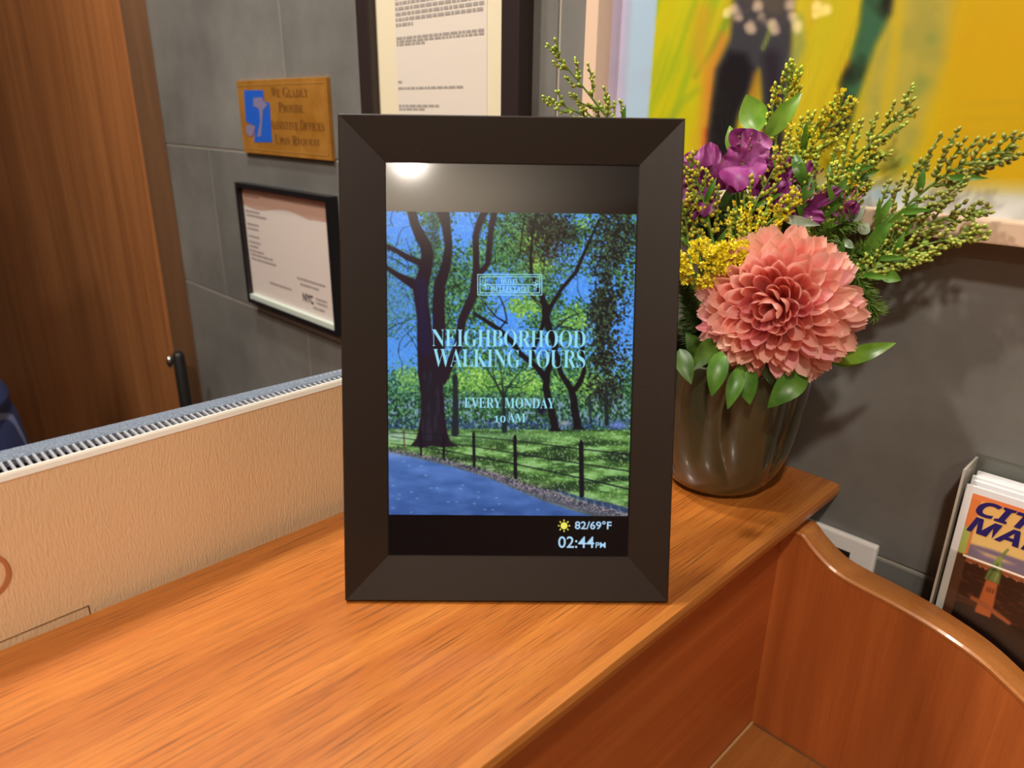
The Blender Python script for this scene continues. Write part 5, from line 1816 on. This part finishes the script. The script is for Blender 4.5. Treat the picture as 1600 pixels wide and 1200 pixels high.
outer_v = [mum_petal(k, 0.10 + 0.05 * (k % 3), 0.15 + 0.12 * (k % 2), 0.75) for k in range(5)]
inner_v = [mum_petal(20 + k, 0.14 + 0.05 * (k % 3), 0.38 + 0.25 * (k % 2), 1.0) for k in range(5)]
HC = at(1213, 478, 0.472)
axis = (-ray(1213, 478).normalized() + CR * -0.26 + CU * -0.10).normalized()
mum = empty('pink_chrysanthemum', mouth(0.005, -0.015, 0), 'large coral pink chrysanthemum bloom leaning over the right front of the vase', 'flower')
stem_child(mum, [mouth(0.005, -0.015, 0), VMOUTH.lerp(HC, 0.5) + Vector((0, 0, -0.01)), HC - axis * 0.004], 0.0024, 0.0024, M_stem)
ux = axis.cross(Vector((0, 0, 1))).normalized()
uy = axis.cross(ux)
rs_ = random.Random(99)
NP = 270
for i in range(NP):
    t = (i + 0.5) / NP
    th_ = math.acos(1 - t * 1.38)
    ph = i * 2.39996 + rs_.uniform(-0.12, 0.12)
    rad_dir = ux * math.cos(ph) + uy * math.sin(ph)
    d = axis * math.cos(th_) + rad_dir * math.sin(th_)
    toward = axis * math.sin(th_) - rad_dir * math.cos(th_)       # perpendicular to d, towards the axis
    R0 = 0.010 + 0.002 * math.sin(th_)
    lean = Vector(d)
    if th_ < 0.5:
        Ltot = 0.0335 + 0.0075 * (th_ / 0.5) + rs_.uniform(-0.002, 0.002)
        w = 0.0085 + 0.003 * rs_.random()
        me = inner_v[i % 5]
    else:
        Ltot = 0.0415 + 0.006 * min(1, (th_ - 0.5) / 0.8) + rs_.uniform(-0.003, 0.003)
        w = 0.0104 + 0.0026 * rs_.random()
        me = outer_v[i % 5] if th_ > 0.8 else inner_v[i % 5]
    # petals spring slightly outward of their tip direction
    tilt_ = 0.10 + rs_.uniform(-0.08, 0.08)
    zax = (d * math.cos(tilt_) - toward * math.sin(tilt_)).normalized()
    if th_ > 1.35 and zax.dot(CU) < -0.1:
        Ltot += 0.003
    xax = (toward - zax * toward.dot(zax)).normalized()
    tw_ = rs_.uniform(-0.35, 0.35)
    yax = zax.cross(xax)
    xax = (xax * math.cos(tw_) + yax * math.sin(tw_)).normalized()
    yax = zax.cross(xax)
    Ltot *= 0.83
    m4 = Matrix((xax * w * 1.0, yax * w, zax * Ltot)).transposed().to_4x4()
    m4.translation = HC + d * R0 - mum.location
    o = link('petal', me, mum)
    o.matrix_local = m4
# green calyx
V, F = tube_data([HC - axis * 0.016, HC - axis * 0.010, HC - axis * 0.003, HC + axis * 0.003], [0.003, 0.010, 0.013, 0.008], 14)
child('calyx', mesh('calyx', V, F, M_stem, True), mum)
# drooping petals at the lower left
for k, (a_, b_, w, bend) in enumerate((((1150, 478, .488), (1096, 470, .480), 0.0125, 0.15), ((1150, 500, .485), (1104, 512, .476), 0.0150, 0.15), ((1160, 520, .484), (1122, 546, .474), 0.0150, 0.15), ((1166, 530, .484), (1134, 570, .478), 0.011, 0.1),
                                       ((1188, 545, .482), (1176, 592, .474), 0.0140, 0.15), ((1212, 550, .480), (1206, 594, .472), 0.014, 0.15), ((1240, 545, .480), (1246, 590, .472), 0.015, 0.15), ((1150, 510, .484), (1086, 512, .478), 0.007, 0.1))):
    petal_fan(mum, at(*a_), at(*b_), w, M_pet, bend, 0.06, seed=700 + k)

# ------------------------------------------------------------------ lobby chandelier (seen only as a reflection)
M_bulb = mat('warm_lamp_bulb', (255, 220, 180), 0.3, emit=(255, 214, 170), estr=14)
refl = ray(1212, 18)
refl = Vector((refl.x, -refl.y, refl.z))
p_wall = on_wall(1212, 18, WALL_Y - 0.013)
chc = p_wall + refl * 2.6
chand = empty('chandelier', (chc.x, chc.y, CEIL_Z), 'brass lobby chandelier with round warm bulbs hanging from the ceiling behind the viewer', 'lamp')
V, F = tube_data([Vector((chc.x, chc.y, CEIL_Z)), Vector((chc.x, chc.y, chc.z + 0.10))], 0.008, 10)
child('rod', mesh('rod', V, F, M_silver, True), chand)
hub = Vector((chc.x, chc.y, chc.z + 0.07))
V, F = tube_data([hub + Vector((0, 0, 0.03)), hub, hub - Vector((0, 0, 0.03))], [0.01, 0.035, 0.01], 16)
child('hub', mesh('hub', V, F, M_silver, True), chand)
bulb_me = None
ic = [Vector(v) * 0.020 for v in ICOV]
for ring_r, nb_, zz_ in ((0.20, 10, 0.0), (0.11, 6, -0.06)):
    for k in range(nb_):
        a = 2 * math.pi * k / nb_ + ring_r
        p = chc + Vector((ring_r * math.cos(a), ring_r * math.sin(a), zz_))
        V, F = tube_data(spline([hub, hub.lerp(p, 0.6) - Vector((0, 0, 0.03)), p], 8), 0.004, 6)
        child('arm', mesh('arm', V, F, M_silver, True), chand)
        child('bulb', mesh('bulb', [p + v for v in ic], [tuple(f) for f in ICOF], M_bulb, True), chand)

# ------------------------------------------------------------------ person behind the desk (only a sliver shows)
M_suit = mat('navy_blue_cloth', (46, 62, 112), 0.8)
M_skin = mat('skin', (190, 140, 112), 0.5)
M_hair = mat('dark_hair', (36, 28, 24), 0.6)
M_trou = mat('navy_pinstripe_cloth', (42, 52, 96), 0.8)
N, Lk, b = nodes_of(M_trou)
tcn = N.new('ShaderNodeTexCoord')
wv = N.new('ShaderNodeTexWave')
wv.bands_direction = 'DIAGONAL'
wv.inputs['Scale'].default_value = 14
mpn = N.new('ShaderNodeMapping')
mpn.inputs['Scale'].default_value = (1, 1, 0.0)
Lk.new(tcn.outputs['Object'], mpn.inputs[0])
Lk.new(mpn.outputs[0], wv.inputs['Vector'])
Lk.new(ramp(M_trou, wv.outputs['Fac'], [(0.93, L3((44, 54, 100))), (0.985, L3((120, 130, 170)))]).outputs['Color'], b.inputs['Base Color'])
hip = at(44, 700, 1.02)
pc = hip - Vector((CR.x, CR.y, 0)).normalized() * 0.185
pc = Vector((pc.x, pc.y, FLOOR_Z))
R2 = Vector((CR.x, CR.y, 0)).normalized()
B2 = Vector((CF.x, CF.y, 0)).normalized()
HT = 1.74


def pp(r_, b_, z_):
    lean = max(0.0, z_ - (hip.z - FLOOR_Z) - 0.03)
    return pc + R2 * (r_ - 0.17 * lean - 0.026) + B2 * b_ + Vector((0, 0, z_))


person = empty('person', pc, 'person in navy pinstripe trousers and blue jacket standing behind the desk at left edge', 'person')


def skin_mesh(name, chains, m, levels=2, rootv=0):
    vs, es, rs2 = [], [], []
    idx = {}
    for ch in chains:
        prev = None
        for (p, r_) in ch:
            key = tuple(round(c, 4) for c in p)
            if key not in idx:
                idx[key] = len(vs)
                vs.append(p)
                rs2.append(r_)
            if prev is not None:
                es.append((prev, idx[key]))
            prev = idx[key]
    me = bpy.data.meshes.new(name)
    me.from_pydata([tuple(v) for v in vs], es, [])
    o = bpy.data.objects.new(name, me)
    COL.objects.link(o)
    sm = o.modifiers.new('skin', 'SKIN')
    for i, v in enumerate(me.skin_vertices[0].data):
        r_ = rs2[i]
        v.radius = r_ if isinstance(r_, tuple) else (r_, r_)
        v.use_root = (i == rootv)
    sm.use_smooth_shade = True
    sd = o.modifiers.new('sub', 'SUBSURF')
    sd.levels = levels
    bpy.context.view_layer.update()
    me2 = bpy.data.meshes.new_from_object(o.evaluated_get(bpy.context.evaluated_depsgraph_get()))
    bpy.data.objects.remove(o)
    me2.materials.clear()
    me2.materials.append(m)
    me2.polygons.foreach_set('use_smooth', [True] * len(me2.polygons))
    me2.name = name
    return me2


pel = (pp(0, 0, 0.94), (0.11, 0.13))
body = [[pel, (pp(0, 0, 1.10), 0.115), (pp(0, 0, 1.28), 0.125), (pp(0, 0.01, 1.42), 0.09), (pp(0, 0, 1.50), 0.052), (pp(0, -0.02, 1.56), 0.07), (pp(0, -0.03, 1.64), 0.088), (pp(0, -0.03, 1.70), 0.055)]]
for s in (-1, 1):
    body.append([pel, (pp(0.09 * s, 0, 0.86), 0.075), (pp(0.10 * s, -0.01, 0.48), 0.055), (pp(0.10 * s, 0.01, 0.10), 0.036), (pp(0.10 * s, -0.12, 0.04), 0.03)])
    wr = pp(0.15 * s, -0.22, 0.93)
    body.append([(pp(0, 0.01, 1.42), 0.09), (pp(0.17 * s, 0.01, 1.40), 0.05), (pp(0.17 * s, -0.10, 1.15), 0.040), (wr, 0.026), (pp(0.13 * s, -0.25, 0.88), 0.026), (pp(0.13 * s, -0.27, 0.85), 0.022)])
    for k in range(4):
        q = (k - 1.5) * 0.018
        ln_ = (0.9, 1.0, 0.95, 0.75)[k]
        body.append([(pp(0.13 * s, -0.27, 0.85), 0.022), (pp(0.13 * s + q, -0.29, 0.825), 0.0095), (pp(0.13 * s + q, -0.305, 0.825 - 0.03 * ln_), 0.009), (pp(0.13 * s + q, -0.302, 0.825 - 0.065 * ln_), 0.0075)])
    body.append([(pp(0.13 * s, -0.25, 0.88), 0.026), (pp(0.095 * s, -0.28, 0.865), 0.011), (pp(0.08 * s, -0.30, 0.835), 0.009)])
child('body', skin_mesh('body', body, M_skin), person)


def loft(name, rings, m, sides=36, wob=0.0, seed=0):
    V, F = [], []
    for i, (cr, cb, z, rx, ry) in enumerate(rings):
        for k in range(sides):
            a = 2 * math.pi * k / sides
            w_ = 1 + wob * math.sin(3 * a + seed + i * 1.3) + wob * 0.6 * math.sin(7 * a + i * 2.1)
            V.append(pp(cr + rx * w_ * math.cos(a), cb + ry * w_ * math.sin(a), z))
    for i in range(len(rings) - 1):
        for k in range(sides):
            k2 = (k + 1) % sides
            F.append((i * sides + k, i * sides + k2, (i + 1) * sides + k2, (i + 1) * sides + k))
    F.append(tuple(range(sides)))
    F.append(tuple((len(rings) - 1) * sides + k for k in reversed(range(sides))))
    return child(name, mesh(name, V, F, m, True), person)


zt = hip.z - FLOOR_Z
loft('jacket', [(0, 0, zt + 0.045, 0.168, 0.130), (0, 0, zt + 0.050, 0.178, 0.138), (0, 0, zt + 0.062, 0.182, 0.142), (0, 0, zt + 0.085, 0.174, 0.136), (0, 0, zt + 0.10, 0.166, 0.130), (0, 0, zt + 0.125, 0.172, 0.126), (0, 0, zt + 0.17, 0.170, 0.120), (0, 0, zt + 0.24, 0.155, 0.118), (0, 0, 1.28, 0.165, 0.130), (0, 0.01, 1.38, 0.175, 0.120), (0, 0.01, 1.43, 0.14, 0.095), (0, 0, 1.47, 0.07, 0.07)], M_suit, wob=0.012)
for s in (-1, 1):
    V, F = tube_data(spline([pp(0.13 * s, 0.01, 1.41), pp(0.19 * s, 0.01, 1.37), pp(0.175 * s, -0.10, 1.15), pp(0.16 * s, -0.20, 0.97)], 16), [0.05 + 0.012 * math.sin(i / 15 * 3.1) - 0.014 * i / 15 for i in range(16)], 16)
    child('sleeve', mesh('sleeve', V, F, M_suit, True), person)
    lg = [(0.095 * s, 0, 0.03, 0.052, 0.062), (0.098 * s, 0, 0.10, 0.055, 0.062), (0.10 * s, 0, 0.48, 0.072, 0.078), (0.095 * s, 0, 0.80, 0.094, 0.105), (0.085 * s, 0, zt - 0.03, 0.097, 0.115), (0.078 * s, 0, zt + 0.03, 0.096, 0.118), (0.072 * s, 0, zt + 0.09, 0.086, 0.112)]
    loft('trouser_leg', lg, M_trou, wob=0.01, seed=s)
    loft('shoe', [(0.10 * s, -0.05, 0.0, 0.045, 0.13), (0.10 * s, -0.05, 0.02, 0.048, 0.135), (0.10 * s, -0.04, 0.05, 0.042, 0.11), (0.10 * s, 0.0, 0.085, 0.036, 0.05)], M_black)
V = [pp(0, -0.015, 1.655) + Vector((v[0] * 0.098, v[1] * 0.098, v[2] * 0.095)) for v in ICOV if v[2] > -0.25]
keep = {i: j for j, i in enumerate([i for i, v in enumerate(ICOV) if v[2] > -0.25])}
F = [tuple(keep[i] for i in f) for f in ICOF if all(i in keep for i in f)]
child('hair', mesh('hair', V, F, M_hair, True), person)
for s in (-1, 1):
    c = pp(0.032 * s, -0.108, 1.625)
    child('eye', mesh('eye', [c + Vector(v) * 0.011 for v in ICOV], [tuple(f) for f in ICOF], M_white, True), person)
    c = pp(0.088 * s, -0.03, 1.61)
    child('ear', mesh('ear', [c + R2 * (v[0] * 0.010) + B2 * (v[1] * 0.018) + Vector((0, 0, v[2] * 0.030)) for v in ICOV], [tuple(f) for f in ICOF], M_skin, True), person)
c = pp(0, -0.122, 1.60)
child('nose', mesh('nose', [c + R2 * (v[0] * 0.013 * (1 - v[2] * 0.4)) + B2 * (v[1] * 0.016) + Vector((0, 0, v[2] * 0.024)) for v in ICOV], [tuple(f) for f in ICOF], M_skin, True), person)
c = pp(0, -0.112, 1.560)
child('mouth', mesh('mouth', [c + R2 * (v[0] * 0.024) + B2 * (v[1] * 0.006) + Vector((0, 0, v[2] * 0.006)) for v in ICOV], [tuple(f) for f in ICOF], mat('lips', (166, 96, 84), 0.5), True), person)
